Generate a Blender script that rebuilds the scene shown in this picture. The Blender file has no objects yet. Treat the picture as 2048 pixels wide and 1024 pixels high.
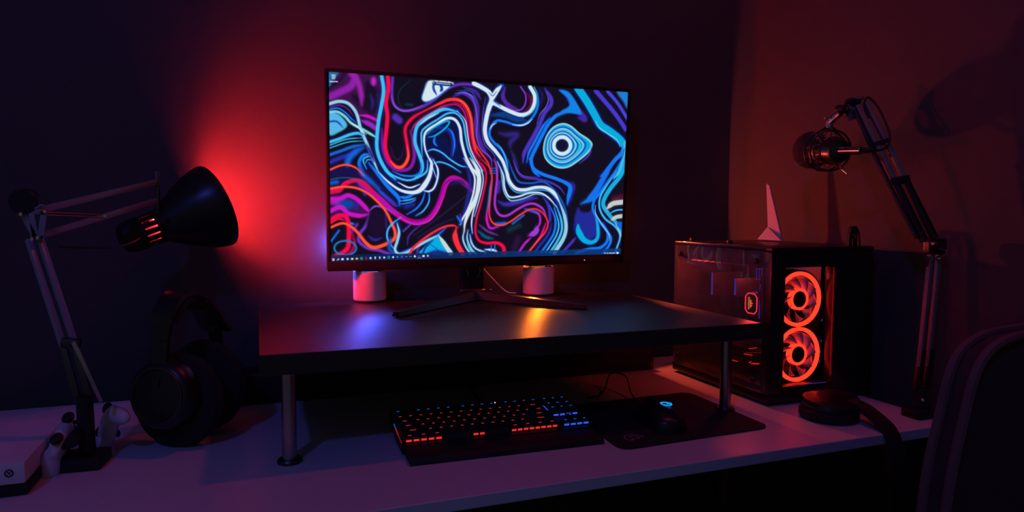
import bpy, bmesh, math, random
import numpy as np
from mathutils import Vector, Matrix
random.seed(4)
C = bpy.context.scene.collection
scene = bpy.context.scene

# ------------------------------------------------------------------ camera
HC = 1.1145                                   # eye height
cam_d = bpy.data.cameras.new('camera'); cam = bpy.data.objects.new('camera', cam_d); C.objects.link(cam)
cam_d.lens = 23.708; cam_d.sensor_width = 36; cam_d.clip_start = 0.02
yaw, pit, rol = [math.radians(a) for a in (20.81778, 3.61842, 0.34705)]
right = Vector((math.cos(yaw), -math.sin(yaw), 0)); fwd = Vector((math.sin(yaw), math.cos(yaw), 0)); up = Vector((0, 0, 1))
fw2 = fwd * math.cos(pit) - up * math.sin(pit); up2 = up * math.cos(pit) + fwd * math.sin(pit)
r3 = right * math.cos(rol) + up2 * math.sin(rol); u3 = up2 * math.cos(rol) - right * math.sin(rol)
cam.matrix_world = Matrix(((r3.x, u3.x, -fw2.x, 0), (r3.y, u3.y, -fw2.y, 0), (r3.z, u3.z, -fw2.z, HC), (0, 0, 0, 1)))
scene.camera = cam
# ------------------------------------------------------------------ world, exposure
w = bpy.data.worlds.new('night_room'); scene.world = w; w.use_nodes = True
bg = w.node_tree.nodes['Background']
bg.inputs[0].default_value = (0.95, 0.95, 1.0, 1); bg.inputs[1].default_value = 0.042
vs = scene.view_settings
vs.view_transform = 'Standard'; vs.look = 'None'; vs.exposure = 0.0; vs.gamma = 1.0; vs.use_curve_mapping = False
# strengths of the lamps that belong to things further down
RED_BULB = 300.0; REAR_ORANGE = 0.9; REAR_BLUE = 0.9; SIDE_ORANGE = 5.0; POOL_ORANGE = 0.75; POOL_BLUE = 0.36; SCREEN = 1.0; FAN = 0.95; CEILING_BLUE = 145.0; CEILING_RED = 44.0

# ------------------------------------------------------------------ materials
def s2l(c): return tuple(((x/255)/12.92 if x/255 <= .04045 else ((x/255+.055)/1.055)**2.4) for x in c)
MATS = {}
def mat(name, col, rough=.5, metal=0, spec=.5, noise=0, nscale=40, bump=0, bscale=200, coat=0, stretch=(1, 1, 1)):
    m = bpy.data.materials.new(name); m.use_nodes = True; nt = m.node_tree; b = nt.nodes['Principled BSDF']
    b.inputs['Base Color'].default_value = (*col, 1); b.inputs['Roughness'].default_value = rough
    b.inputs['Metallic'].default_value = metal; b.inputs['Specular IOR Level'].default_value = spec
    b.inputs['Coat Weight'].default_value = coat
    tc = nt.nodes.new('ShaderNodeTexCoord'); mp = nt.nodes.new('ShaderNodeMapping'); mp.inputs['Scale'].default_value = stretch
    nt.links.new(tc.outputs['Object'], mp.inputs[0])
    n = nt.nodes.new('ShaderNodeTexNoise'); n.inputs['Scale'].default_value = nscale; n.inputs['Detail'].default_value = 5
    nt.links.new(mp.outputs[0], n.inputs['Vector'])
    mix = nt.nodes.new('ShaderNodeMix'); mix.data_type = 'RGBA'
    mix.inputs['A'].default_value = (*[c*(1-noise) for c in col], 1); mix.inputs['B'].default_value = (*[min(1, c*(1+noise)) for c in col], 1)
    nt.links.new(n.outputs['Fac'], mix.inputs['Factor']); nt.links.new(mix.outputs['Result'], b.inputs['Base Color'])
    mr = nt.nodes.new('ShaderNodeMapRange'); mr.inputs['To Min'].default_value = max(0, rough-.06); mr.inputs['To Max'].default_value = min(1, rough+.06)
    nt.links.new(n.outputs['Fac'], mr.inputs['Value']); nt.links.new(mr.outputs[0], b.inputs['Roughness'])
    if bump:
        n2 = nt.nodes.new('ShaderNodeTexNoise'); n2.inputs['Scale'].default_value = bscale; n2.inputs['Detail'].default_value = 3
        nt.links.new(mp.outputs[0], n2.inputs['Vector'])
        bp = nt.nodes.new('ShaderNodeBump'); bp.inputs['Strength'].default_value = bump; bp.inputs['Distance'].default_value = .002
        nt.links.new(n2.outputs['Fac'], bp.inputs['Height']); nt.links.new(bp.outputs[0], b.inputs['Normal'])
    MATS[name] = m
    return m
def emit(name, rgb, strength):
    m = bpy.data.materials.new(name); m.use_nodes = True; nt = m.node_tree; nt.nodes.clear()
    e = nt.nodes.new('ShaderNodeEmission'); e.inputs[0].default_value = (*rgb, 1); e.inputs[1].default_value = strength
    o = nt.nodes.new('ShaderNodeOutputMaterial'); nt.links.new(e.outputs[0], o.inputs[0]); MATS[name] = m
    return m
def glass(name, tint, ior=1.45, rough=0.0, dust=0.0):
    m = bpy.data.materials.new(name); m.use_nodes = True; nt = m.node_tree; nt.nodes.clear()
    t = nt.nodes.new('ShaderNodeBsdfTransparent'); t.inputs[0].default_value = (*tint, 1)
    g = nt.nodes.new('ShaderNodeBsdfGlossy'); g.inputs['Roughness'].default_value = rough
    lw = nt.nodes.new('ShaderNodeLayerWeight'); lw.inputs[0].default_value = .5; f0 = ((ior-1)/(ior+1))**2
    pw = nt.nodes.new('ShaderNodeMath'); pw.operation = 'POWER'; nt.links.new(lw.outputs['Facing'], pw.inputs[0]); pw.inputs[1].default_value = 5
    f = nt.nodes.new('ShaderNodeMath'); f.operation = 'MULTIPLY_ADD'; nt.links.new(pw.outputs[0], f.inputs[0]); f.inputs[1].default_value = 1-f0; f.inputs[2].default_value = f0
    x = nt.nodes.new('ShaderNodeMixShader'); o = nt.nodes.new('ShaderNodeOutputMaterial')
    nt.links.new(f.outputs[0], x.inputs[0]); nt.links.new(t.outputs[0], x.inputs[1]); nt.links.new(g.outputs[0], x.inputs[2])
    if dust:
        df = nt.nodes.new('ShaderNodeBsdfDiffuse'); df.inputs[0].default_value = (.8, .8, .8, 1); y = nt.nodes.new('ShaderNodeMixShader')
        n = nt.nodes.new('ShaderNodeTexNoise'); n.inputs['Scale'].default_value = 14; n.inputs['Detail'].default_value = 6
        mr = nt.nodes.new('ShaderNodeMapRange'); mr.inputs['To Min'].default_value = dust*.3; mr.inputs['To Max'].default_value = dust*1.7
        nt.links.new(n.outputs['Fac'], mr.inputs['Value']); nt.links.new(mr.outputs[0], y.inputs[0])
        nt.links.new(x.outputs[0], y.inputs[1]); nt.links.new(df.outputs[0], y.inputs[2]); x = y
    nt.links.new(x.outputs[0], o.inputs[0]); MATS[name] = m
    return m

mat('wall_paint', (.058, .056, .056), .8, noise=.05, nscale=3, bump=.15, bscale=220)
mat('ceiling_paint', (.78, .78, .78), .9, noise=.02, nscale=4)
mat('floor_dark', (.05, .045, .04), .6, noise=.2, nscale=8)
mat('desk_white', (.62, .62, .62), .38, noise=.03, nscale=6)
mat('dark_wood', (.030, .024, .022), .38, noise=.45, nscale=9, bump=.06, bscale=30, stretch=(1.5, 22, 22))
dw = MATS['dark_wood'].node_tree; dp = dw.nodes['Principled BSDF']          # fine ribbing across the board spreads highlights sideways
dp.inputs['Anisotropic'].default_value = .92; tg = dw.nodes.new('ShaderNodeCombineXYZ'); tg.inputs[0].default_value = 1; dw.links.new(tg.outputs[0], dp.inputs['Tangent'])
mat('black_plastic', (.018, .018, .019), .45, spec=.25, noise=.2, bump=.05)
mat('black_satin', (.014, .014, .015), .32, noise=.2)
mat('black_rubber', (.012, .012, .012), .7, noise=.2, bump=.1)
mat('black_fabric', (.014, .014, .015), .9, noise=.3, nscale=300, bump=.4, bscale=900)
mat('foam', (.02, .018, .018), .95, noise=.3, nscale=300, bump=.8, bscale=700)
mat('brushed_steel', (.42, .41, .42), .32, 1, noise=.1, nscale=30, stretch=(8, 8, 1))
mat('dark_steel', (.10, .10, .105), .35, 1, noise=.1)
mat('grey_enamel', (.27, .27, .31), .30, 0, noise=.08)
mat('chrome', (.7, .7, .72), .15, 1, noise=.03)
mat('white_plastic', (.66, .66, .68), .42, noise=.03)
mat('white_matte', (.84, .82, .80), .6, noise=.03, bump=.05, bscale=600)
mat('shade_inside', (.8, .8, .8), .5, noise=.02)
mat('ornament_paper', (.5, .48, .48), .6, noise=.05)
mat('arm_enamel', (.20, .18, .18), .35, 0, noise=.08)
mat('chair_fabric', (.060, .026, .024), .95, noise=.35, nscale=260, bump=.5, bscale=600)
mat('chair_piping', (.16, .06, .06), .7, noise=.15)
mat('pcb', (.012, .014, .013), .5, noise=.4, nscale=60)
mat('frosted_blade', (.75, .70, .70), .35, noise=.05)
mat('print_grey', (.20, .17, .17), .8, noise=.1)
glass('case_glass', (.86, .84, .84), 1.35, dust=.045)
glass('clear_glass', (.92, .92, .92), 1.3)
emit('fan_glow', (4.0, .085, .036), FAN)
emit('ceiling_globe_red', (1.0, .07, .14), CEILING_RED)
emit('ceiling_globe', (.10, .12, 1.0), CEILING_BLUE)
emit('pump_glow', (1.0, .03, .045), 1.6)
emit('pump_logo', (1.0, .25, .06), 1.0)
emit('violet_glow', (.10, .05, .55), .45)  # faint violet emission, also painted on as glints inside the tower
emit('red_led', (1.0, .02, .03), 1.1)
emit('red_glow_dim', (1.0, .02, .04), .20)  # dim red emission, for lit marks and the painted glass-edge glint
emit('key_red', (1.0, .035, .035), .40)
emit('key_red_bright', (1.0, .035, .03), .85)
emit('key_blue', (.02, .13, .90), .55)
emit('key_blue_bright', (.03, .12, .95), .85)
emit('led_white', (.9, .9, .95), .8)
emit('mouse_blue', (.01, .35, .95), .95)
emit('red_bulb', (1.0, .020, .022), RED_BULB)
emit('orange_led', (1.0, .13, .02), 6.0)
emit('blue_led', (.06, .12, 1.0), 6.0)
emit('orange_pool', (1.0, .24, .015), 1.2)
emit('blue_pool', (.10, .20, 1.0), 1.0)

# ------------------------------------------------------------------ mesh helpers
def root_of(o):
    while o.parent: o = o.parent
    return o
def obj(name, bm, m, parent=None, smooth=True, mats=None):
    if parent is not None:
        bmesh.ops.translate(bm, verts=bm.verts, vec=-root_of(parent).location)
    bmesh.ops.recalc_face_normals(bm, faces=bm.faces)
    me = bpy.data.meshes.new(name); bm.to_mesh(me); bm.free()
    for k in ([m] + (mats or [])): me.materials.append(MATS[k])
    if smooth:
        for p in me.polygons: p.use_smooth = True
        try: me.set_sharp_from_angle(angle=math.radians(35))
        except Exception: pass
    o = bpy.data.objects.new(name, me); C.objects.link(o)
    if parent is not None: o.parent = parent
    return o
def thing(name, label, cat, loc=(0, 0, 0), group=None):
    o = bpy.data.objects.new(name, None); C.objects.link(o); o.location = loc; o.empty_display_size = .02
    return tag(o, label, cat, group)
def tag(o, label, cat, group=None):
    o['label'] = label; o['category'] = cat
    if group: o['group'] = group
    return o
def struct(name, bm, m, smooth=False):
    o = obj(name, bm, m, smooth=smooth); o['kind'] = 'structure'; return o
def frame_of(d, hint=(0, 0, 1)):
    d = Vector(d).normalized(); h = Vector(hint)
    if abs(d.dot(h)) > .97: h = Vector((1, 0, 0))
    x = h.cross(d).normalized(); y = d.cross(x); return x, y, d
def box(bm, c, s, rot=None, bev=0, seg=2):
    t = bmesh.new(); bmesh.ops.create_cube(t, size=1)
    bmesh.ops.scale(t, vec=Vector(s), verts=t.verts)
    if bev: bmesh.ops.bevel(t, geom=t.edges[:], offset=bev, segments=seg, affect='EDGES', profile=.5)
    if rot is not None: bmesh.ops.rotate(t, cent=(0, 0, 0), matrix=rot, verts=t.verts)
    bmesh.ops.translate(t, verts=t.verts, vec=Vector(c)); merge(bm, t); return bm
def bx(x0, x1, y0, y1, z0, z1, bev=0, bm=None, seg=2):
    bm = bm or bmesh.new()
    return box(bm, ((x0+x1)/2, (y0+y1)/2, (z0+z1)/2), (x1-x0, y1-y0, z1-z0), None, bev, seg)
def merge(bm, t):
    me = bpy.data.meshes.new('t'); t.to_mesh(me); t.free(); bm.from_mesh(me); bpy.data.meshes.remove(me)
def lathe(bm, p0, d, prof, n=40, hint=(0, 0, 1), closed=False):
    """prof: (distance along d, radius)"""
    x, y, d = frame_of(d, hint); p0 = Vector(p0); rings = []
    for s, r in prof:
        if r < 1e-6: rings.append([bm.verts.new(p0+d*s)])
        else: rings.append([bm.verts.new(p0+d*s+(x*math.cos(a)+y*math.sin(a))*r) for a in [2*math.pi*k/n for k in range(n)]])
    pairs = list(zip(rings, rings[1:]))
    if closed: pairs.append((rings[-1], rings[0]))
    for a, b in pairs:
        for k in range(n):
            k2 = (k+1) % n
            if len(a) == 1 and len(b) == 1: continue
            if len(a) == 1: bm.faces.new((a[0], b[k], b[k2]))
            elif len(b) == 1: bm.faces.new((a[k], b[0], a[k2]))
            else: bm.faces.new((a[k], b[k], b[k2], a[k2]))
    return bm
def cyl(p0, p1, r, r2=None, n=24, bev=0.0, bm=None):
    bm = bm or bmesh.new(); p0 = Vector(p0); d = Vector(p1)-p0; L = d.length; r2 = r if r2 is None else r2
    b = min(bev, L/3, r/2)
    prof = [(0, 0), (0, r-b), (b, r), (L-b, r2), (L, r2-b), (L, 0)] if b else [(0, 0), (0, r), (L, r2), (L, 0)]
    return lathe(bm, p0, d, prof, n)
def catmull(pts, k=8, closed=False):
    P = [Vector(p) for p in pts]; out = []; n = len(P)
    if n == 2: return P
    rng = range(n if closed else n-1)
    for i in rng:
        p1, p2 = P[i], P[(i+1) % n]
        p0 = P[i-1] if (i > 0 or closed) else p1*2-p2
        p3 = P[(i+2) % n] if (i+2 < n or closed) else p2*2-p1
        for j in range(k):
            t = j/k; out.append(.5*((2*p1)+(p2-p0)*t+(2*p0-5*p1+4*p2-p3)*t*t+(3*p1-p0-3*p2+p3)*t**3))
    if not closed: out.append(P[-1])
    return out
def tube(pts, r, n=10, closed=False, k=8, smooth=True, bm=None, flat=1.0, hint=(0, 0, 1)):
    bm = bm or bmesh.new(); P = catmull(pts, k, closed) if smooth else [Vector(p) for p in pts]
    rings = []; N = len(P); prev = None
    for i, p in enumerate(P):
        d = (P[(i+1) % N]-P[i-1]) if closed or 0 < i < N-1 else (P[1]-P[0] if i == 0 else P[-1]-P[-2])
        if prev is None: x, y, d = frame_of(d, hint)
        else:
            d = d.normalized(); x = (prev-d*prev.dot(d)).normalized(); y = d.cross(x)
        prev = x; rr = r(i/(N-1)) if callable(r) else r
        rings.append([bm.verts.new(p+(x*math.cos(a)+y*math.sin(a)*flat)*rr) for a in [2*math.pi*j/n for j in range(n)]])
    pr = list(zip(rings, rings[1:]))
    if closed: pr.append((rings[-1], rings[0]))
    for a, b in pr:
        for j in range(n): bm.faces.new((a[j], a[(j+1) % n], b[(j+1) % n], b[j]))
    if not closed:
        bm.faces.new(rings[0][::-1]); bm.faces.new(rings[-1])
    return bm
def bar(p0, p1, wx, wy, hint=(0, 0, 1), bev=.001, bm=None):
    bm = bm or bmesh.new(); p0 = Vector(p0); p1 = Vector(p1); x, y, d = frame_of(p1-p0, hint)
    R = Matrix((x, y, d)).transposed()
    return box(bm, (p0+p1)/2, (wx, wy, (p1-p0).length), R, bev)
def prism(poly, o, ax, ay, an, t, bev=0, bm=None):
    """poly in 2D, extruded by t along an from origin o"""
    bm = bm or bmesh.new(); u = bmesh.new(); o, ax, ay, an = map(Vector, (o, ax, ay, an))
    vs_ = [u.verts.new(o+ax*a+ay*b) for a, b in poly]; f = u.faces.new(vs_)
    r = bmesh.ops.extrude_face_region(u, geom=[f]); bmesh.ops.translate(u, vec=an*t, verts=[v for v in r['geom'] if isinstance(v, bmesh.types.BMVert)])
    if bev: bmesh.ops.bevel(u, geom=u.edges[:], offset=bev, segments=2, affect='EDGES', profile=.5)
    merge(bm, u); return bm
def rrect(w_, h_, r, n=6, cx=0, cy=0):
    out = []
    for sx, sy, a0 in ((1, 1, 0), (-1, 1, 90), (-1, -1, 180), (1, -1, 270)):
        for k in range(n+1):
            a = math.radians(a0+90*k/n); out.append((cx+sx*(w_/2-r)+r*math.cos(a), cy+sy*(h_/2-r)+r*math.sin(a)))
    return out
def ball(c, r, sc=(1, 1, 1), rot=None, seg=32, bm=None):
    bm = bm or bmesh.new(); t = bmesh.new(); bmesh.ops.create_uvsphere(t, u_segments=seg, v_segments=seg//2, radius=r)
    bmesh.ops.scale(t, vec=Vector(sc), verts=t.verts)
    if rot is not None: bmesh.ops.rotate(t, cent=(0, 0, 0), matrix=rot, verts=t.verts)
    bmesh.ops.translate(t, verts=t.verts, vec=Vector(c)); merge(bm, t); return bm
def text_bm(body, size, o, ax, ay, depth=.0004):
    cu = bpy.data.curves.new('txt', 'FONT'); cu.body = body; cu.size = size; cu.extrude = depth; cu.align_x = 'CENTER'; cu.align_y = 'CENTER'; cu.resolution_u = 3
    ob = bpy.data.objects.new('txt', cu); C.objects.link(ob)
    dg = bpy.context.evaluated_depsgraph_get(); me = bpy.data.meshes.new_from_object(ob.evaluated_get(dg))
    bm = bmesh.new(); bm.from_mesh(me); bpy.data.objects.remove(ob); bpy.data.curves.remove(cu); bpy.data.meshes.remove(me)
    ax, ay = Vector(ax), Vector(ay); R = Matrix((ax, ay, ax.cross(ay))).transposed().to_4x4()
    bmesh.ops.transform(bm, matrix=Matrix.Translation(Vector(o)) @ R, verts=bm.verts); return bm
def lamp_light(name, loc, rgb, power, radius, parent=None, kind='POINT', aim=None, angle=100, blend=.6):
    d = bpy.data.lights.new(name, kind); d.color = rgb; d.energy = power; d.shadow_soft_size = radius
    o = bpy.data.objects.new(name, d); C.objects.link(o)
    if kind == 'SPOT': d.spot_size = math.radians(angle); d.spot_blend = blend
    L = Vector(loc) - (root_of(parent).location if parent else Vector((0, 0, 0)))
    o.location = L
    if aim: o.rotation_euler = Vector(aim).to_track_quat('-Z', 'Y').to_euler()
    if parent: o.parent = parent
    return o

# ------------------------------------------------------------------ the room
YW, XW, ZD, ZR = 1.5657, 1.2464, .74, .9151
struct('wall_back', bx(-3.2, XW+.1, YW, YW+.1, 0, 2.7), 'wall_paint')
struct('wall_right', bx(XW, XW+.1, -2.0, YW, 0, 2.7), 'wall_paint')
struct('floor', bx(-3.2, XW+.1, -2.0, YW+.1, -.05, 0), 'floor_dark')
struct('ceiling', bx(-3.2, XW+.1, -2.0, YW+.1, 2.7, 2.75), 'ceiling_paint')
struct('baseboard_back', bx(-3.2, XW, YW-.012, YW, 0, .08, .002), 'desk_white')

# ------------------------------------------------------------------ desk
d = thing('desk', 'long white desk carrying the monitor riser and computer', 'desk', (.3, 1.15, 0))
obj('desk_top', bx(-.75, 1.176, .834, 1.50, ZD-.018, ZD, .0015), 'desk_white', d, False)
for x in (-.70, 1.12):
    for y in (.88, 1.45): obj('leg', cyl((x, y, 0), (x, y, ZD-.018), .02), 'black_plastic', d)

# ------------------------------------------------------------------ monitor riser
r = thing('monitor_riser', 'dark wood monitor riser shelf on round steel legs', 'shelf', (.435, 1.27, ZD))
RX0, RX1, RY0, RY1, RT = .001, .872, .990, 1.545, .030
obj('board', bx(RX0, RX1, RY0, RY1, ZR-RT, ZR, .0015), 'dark_wood', r, False)
for x in (.042, .836):
    for y in (1.044, 1.49):
        l = obj('leg', cyl((x, y, ZD), (x, y, ZR-RT), .0105, n=28), 'brushed_steel', r)
        obj('foot', lathe(bmesh.new(), (x, y, ZD), (0, 0, 1), [(0, 0), (0, .018), (.004, .018), (.006, .0165), (.006, 0)], 32), 'dark_steel', l)
        obj('mounting_plate', cyl((x, y, ZR-RT-.004), (x, y, ZR-RT), .020, n=28), 'dark_steel', l)

# ------------------------------------------------------------------ soundbar under the riser
s = thing('soundbar', 'long low black soundbar lying under the riser', 'speaker', (.42, 1.41, ZD))
obj('body', bx(-.052, .893, 1.3794, 1.455, ZD, ZD+.060, .003), 'black_satin', s)
obj('grille', bx(-.042, .883, 1.3774, 1.381, ZD+.006, ZD+.053, .001), 'black_fabric', s)

# ------------------------------------------------------------------ monitor
MW, MH = .7085, .3985
MC = Vector((.5034, 1.4783, HC+.0955)); myaw, mtilt, mroll = [math.radians(a) for a in (-.3934, -4.1155, .4553)]
def mp(x, z, y=0):                         # monitor plane coordinates -> world (y: depth behind the glass)
    x, z = x*math.cos(mroll)-z*math.sin(mroll), x*math.sin(mroll)+z*math.cos(mroll)
    y, z = y*math.cos(mtilt)+z*math.sin(mtilt), -y*math.sin(mtilt)+z*math.cos(mtilt)
    x, y = x*math.cos(myaw)-y*math.sin(myaw), x*math.sin(myaw)+y*math.cos(myaw)
    return MC+Vector((x, y, z))
mX = (mp(1, 0)-mp(0, 0)).normalized(); mZ = (mp(0, 1)-mp(0, 0)).normalized(); mY = (mp(0, 0, 1)-mp(0, 0)).normalized()
mon = thing('monitor', 'wide black computer monitor showing a neon swirl wallpaper', 'monitor', (.475, 1.43, ZR))
mon_r = Matrix((mX, mY, mZ)).transposed()
BS, BT, BB = .0075, .0075, .0215           # bezel at the sides, top, bottom
def mbox(x0, x1, y0, y1, z0, z1, bev=0):
    return box(bmesh.new(), mp((x0+x1)/2, (z0+z1)/2, (y0+y1)/2), (x1-x0, y1-y0, z1-z0), mon_r, bev)
hx, hz = MW/2, MH/2
obj('housing', mbox(-hx-BS, hx+BS, .004, .022, -hz-BB, hz+BT, .002), 'black_plastic', mon)
obj('bezel', mbox(-hx-BS, hx+BS, -.003, .004, -hz-BB, -hz, .001), 'black_plastic', mon)
obj('bezel', mbox(-hx-BS, hx+BS, -.003, .004, hz, hz+BT, .001), 'black_plastic', mon)
obj('bezel', mbox(-hx-BS, -hx, -.003, .004, -hz, hz, .001), 'black_plastic', mon)
obj('bezel', mbox(hx, hx+BS, -.003, .004, -hz, hz, .001), 'black_plastic', mon)
obj('rear_cover', mbox(-.22, .22, .022, .040, -.12, .12, .008), 'black_plastic', mon)
pl = mp(.252, -hz-.0125, -.0034); obj('power_light', cyl(pl, pl-mY*.0006, .0012, n=10), 'led_white', mon)

# the picture on the screen is painted as strokes; each stroke is traced in one of four close-ups
PN = dict(W=(214, 230, 238), L=(150, 205, 222), C=(62, 190, 232), T=(8, 172, 220), B=(18, 122, 238), D=(22, 52, 170), V=(92, 62, 212),
          P=(86, 34, 118), M=(200, 22, 190), K=(240, 12, 78), O=(255, 82, 48), R=(246, 45, 62), N=(20, 15, 32))
CROP = {1: (640, 120, 4.653), 2: (940, 120, 4.6545), 3: (640, 320, 4.453), 4: (940, 320, 4.4515), 5: (640, 490, 6.4)}
GW, GH = 640, 360
def homography(src, dst):
    A = []
    for (x, y), (u, v) in zip(src, dst):
        A += [[x, y, 1, 0, 0, 0, -u*x, -u*y], [0, 0, 0, x, y, 1, -v*x, -v*y]]
    h = np.linalg.solve(np.array(A, float), np.array([c for q in dst for c in q], float)); return np.append(h, 1).reshape(3, 3)
HM = homography([(658.9, 144.1), (1255.2, 183), (1241, 508.7), (660.9, 523.2)], [(0, 0), (GW, 0), (GW, GH), (0, GH)])
IMG = np.zeros((GH, GW, 3)); IMG[:] = PN['N']
def to_grid(c, pts):
    ox, oy, k = CROP[c]; a = np.array(pts, float)/k+[ox, oy]; q = np.c_[a, np.ones(len(a))] @ HM.T
    return q[:, :2]/q[:, 2:]
def comp(x0, y0, al, col): 
    h, w_ = al.shape; reg = IMG[y0:y0+h, x0:x0+w_]; reg[:] = reg*(1-al[..., None])+np.array(col, float)*al[..., None]
def paint_line(P, hw, col, soft, alpha=1.0, lighten=False):
    pad = hw.max()+soft+1
    x0, y0 = np.maximum(np.floor(P.min(0)-pad).astype(int), 0); x1 = min(GW, int(P[:, 0].max()+pad)+1); y1 = min(GH, int(P[:, 1].max()+pad)+1)
    if x1 <= x0 or y1 <= y0: return
    yy, xx = np.mgrid[y0:y1, x0:x1]; best = np.full(xx.shape, -9e9)
    for a, b, ha, hb in zip(P[:-1], P[1:], hw[:-1], hw[1:]):
        m = max(ha, hb)+soft+1; lo = np.floor(np.minimum(a, b)-m).astype(int)-[x0, y0]; hi = np.ceil(np.maximum(a, b)+m).astype(int)-[x0, y0]+1
        lo = np.maximum(lo, 0); hi = np.minimum(hi, [x1-x0, y1-y0])
        if (hi <= lo).any(): continue
        X = xx[lo[1]:hi[1], lo[0]:hi[0]]; Y = yy[lo[1]:hi[1], lo[0]:hi[0]]; dx, dy = b-a; l2 = dx*dx+dy*dy+1e-9
        t = np.clip(((X-a[0])*dx+(Y-a[1])*dy)/l2, 0, 1); d_ = np.hypot(X-a[0]-t*dx, Y-a[1]-t*dy)
        v = ha+(hb-ha)*t-d_; s_ = best[lo[1]:hi[1], lo[0]:hi[0]]; np.maximum(s_, v, out=s_)
    al = np.clip((best+soft)/(2*soft), 0, 1); al = al*al*(3-2*al)*alpha
    if lighten:
        reg = IMG[y0:y1, x0:x1]; reg[:] = np.maximum(reg, np.array(col, float)*al[..., None])
    else: comp(x0, y0, al, col)
HALO = dict(W=(20, 70, 190), L=(15, 60, 160), C=(14, 50, 170), T=(10, 40, 150), B=(22, 26, 120), D=(20, 20, 70), V=(40, 24, 90), P=(34, 16, 48), M=(80, 8, 84), K=(90, 4, 50), O=(110, 14, 40), R=(100, 8, 40))
def S(c, wd, col, pts, halo=1.0, soft=.8, k=7, closed=False):
    k1 = CROP[c][2]; key = col if isinstance(col, str) else None; rgb = PN[col] if key else col
    ws = wd if isinstance(wd, (tuple, list)) else (wd, wd)
    G = to_grid(c, pts); P = np.array([(v[0], v[1]) for v in catmull([(a, b, 0) for a, b in G], k, closed)])
    if closed: P = np.vstack([P, P[:1]])
    t = np.linspace(0, 1, len(P)); hw = np.interp(t, np.linspace(0, 1, len(ws)), ws)/k1*1.03/2
    hc = HALO.get(key) if key else tuple(int(v*.35) for v in rgb)
    if halo: paint_line(P, hw*1.2+3.0*halo, tuple(v*.72 for v in hc), 5.0, .8, True); paint_line(P, hw*1.12+1.2*halo, hc, 2.6, .9, True)
    if not closed and len(P) > 3:                       # ends inside the picture run out thin
        for e, rev in ((P[0], False), (P[-1], True)):
            if 4 < e[0] < GW-4 and 4 < e[1] < GH-16:
                n_ = max(2, min(len(P)//3, 9)); tp = np.linspace(.25, 1, n_)
                if rev: hw[-n_:] *= tp[::-1]
                else: hw[:n_] *= tp
    paint_line(P, np.maximum(hw, .45), rgb, soft+.25)
def F(c, col, pts, soft=1.5, smooth=True):
    rgb = PN[col] if isinstance(col, str) else col; G = to_grid(c, pts)
    P = np.array([(v[0], v[1]) for v in catmull([(a, b, 0) for a, b in G], 6, True)]) if smooth else G
    x0, y0 = np.maximum(np.floor(P.min(0)-4).astype(int), 0); x1 = min(GW, int(P[:, 0].max()+4)); y1 = min(GH, int(P[:, 1].max()+4))
    if x1 <= x0 or y1 <= y0: return
    yy, xx = np.mgrid[y0:y1, x0:x1].astype(float); ins = np.zeros(xx.shape, bool); dm = np.full(xx.shape, 1e9)
    for a, b in zip(P, np.roll(P, -1, 0)):
        c_ = ((a[1] > yy) != (b[1] > yy)); xi = a[0]+(yy-a[1])*(b[0]-a[0])/((b[1]-a[1]) or 1e-9); ins ^= c_ & (xx < xi)
        dx, dy = b-a; t = np.clip(((xx-a[0])*dx+(yy-a[1])*dy)/(dx*dx+dy*dy+1e-9), 0, 1); dm = np.minimum(dm, np.hypot(xx-a[0]-t*dx, yy-a[1]-t*dy))
    al = np.clip((np.where(ins, dm, -dm)+soft)/(2*soft), 0, 1); comp(x0, y0, al, rgb)
def E_(c, col, cx, cy, rx, ry, soft=2):
    F(c, col, [(cx+rx*math.cos(a), cy+ry*math.sin(a)) for a in [k*math.pi/6 for k in range(12)]], soft)

# ---- upper left of the picture
F(1, (62, 18, 74), [(90, 125), (330, 120), (560, 160), (540, 420), (520, 600), (370, 520), (250, 400), (90, 380)], 4)
F(1, (26, 14, 40), [(300, 330), (360, 420), (500, 500), (540, 300), (440, 200), (400, 300)], 5)
S(1, 60, (140, 32, 165), [(90, 345), (190, 300), (290, 245), (325, 170), (300, 130)], 1, 4)
S(1, 46, (150, 34, 165), [(320, 130), (360, 210), (385, 320), (388, 420)], 1, 4)
S(1, 22, (34, 14, 48), [(90, 260), (180, 200), (230, 130)], 0, 3)
S(1, 26, (40, 34, 110), [(470, 320), (490, 390), (480, 460)], 1, 4); S(1, 22, (36, 30, 96), [(540, 320), (545, 400)], 1, 4)
E_(1, (180, 40, 192), 500, 200, 24, 40, 3)
F(1, (22, 105, 165), [(88, 112), (180, 118), (130, 190), (88, 250)], 2)
S(1, 26, 'M', [(365, 512), (440, 520), (500, 545), (535, 565)], 1, 1.5)
S(1, 42, (146, 40, 190), [(385, 560), (470, 600), (535, 650)], 1, 2)
F(1, (84, 182, 226), [(88, 500), (170, 500), (240, 570), (250, 620), (180, 670), (88, 692)], 2)
S(1, 15, (24, 70, 200), [(88, 572), (160, 572), (215, 625)], 0, 1.2)
S(1, 26, 'L', [(88, 408), (180, 385), (262, 402), (322, 462), (352, 530), (374, 620), (405, 705), (445, 800), (492, 925), (540, 1040)], 1)
S(1, 10, (120, 30, 140), [(88, 440), (180, 420), (255, 450), (310, 520)], 0)
S(1, 12, 'B', [(88, 460), (170, 448), (240, 490), (300, 550), (340, 580)], 1)
S(1, 22, (120, 205, 228), [(88, 485), (165, 482), (235, 525), (295, 588), (400, 645), (480, 692), (535, 725)], 1)
S(1, 10, 'W', [(290, 580), (360, 630), (430, 690)], 0)
S(1, 10, (12, 20, 50), [(240, 640), (330, 650), (400, 690)], 0)
S(1, 24, 'C', [(88, 762), (180, 732), (280, 692), (360, 680), (405, 712)], 1)
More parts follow.
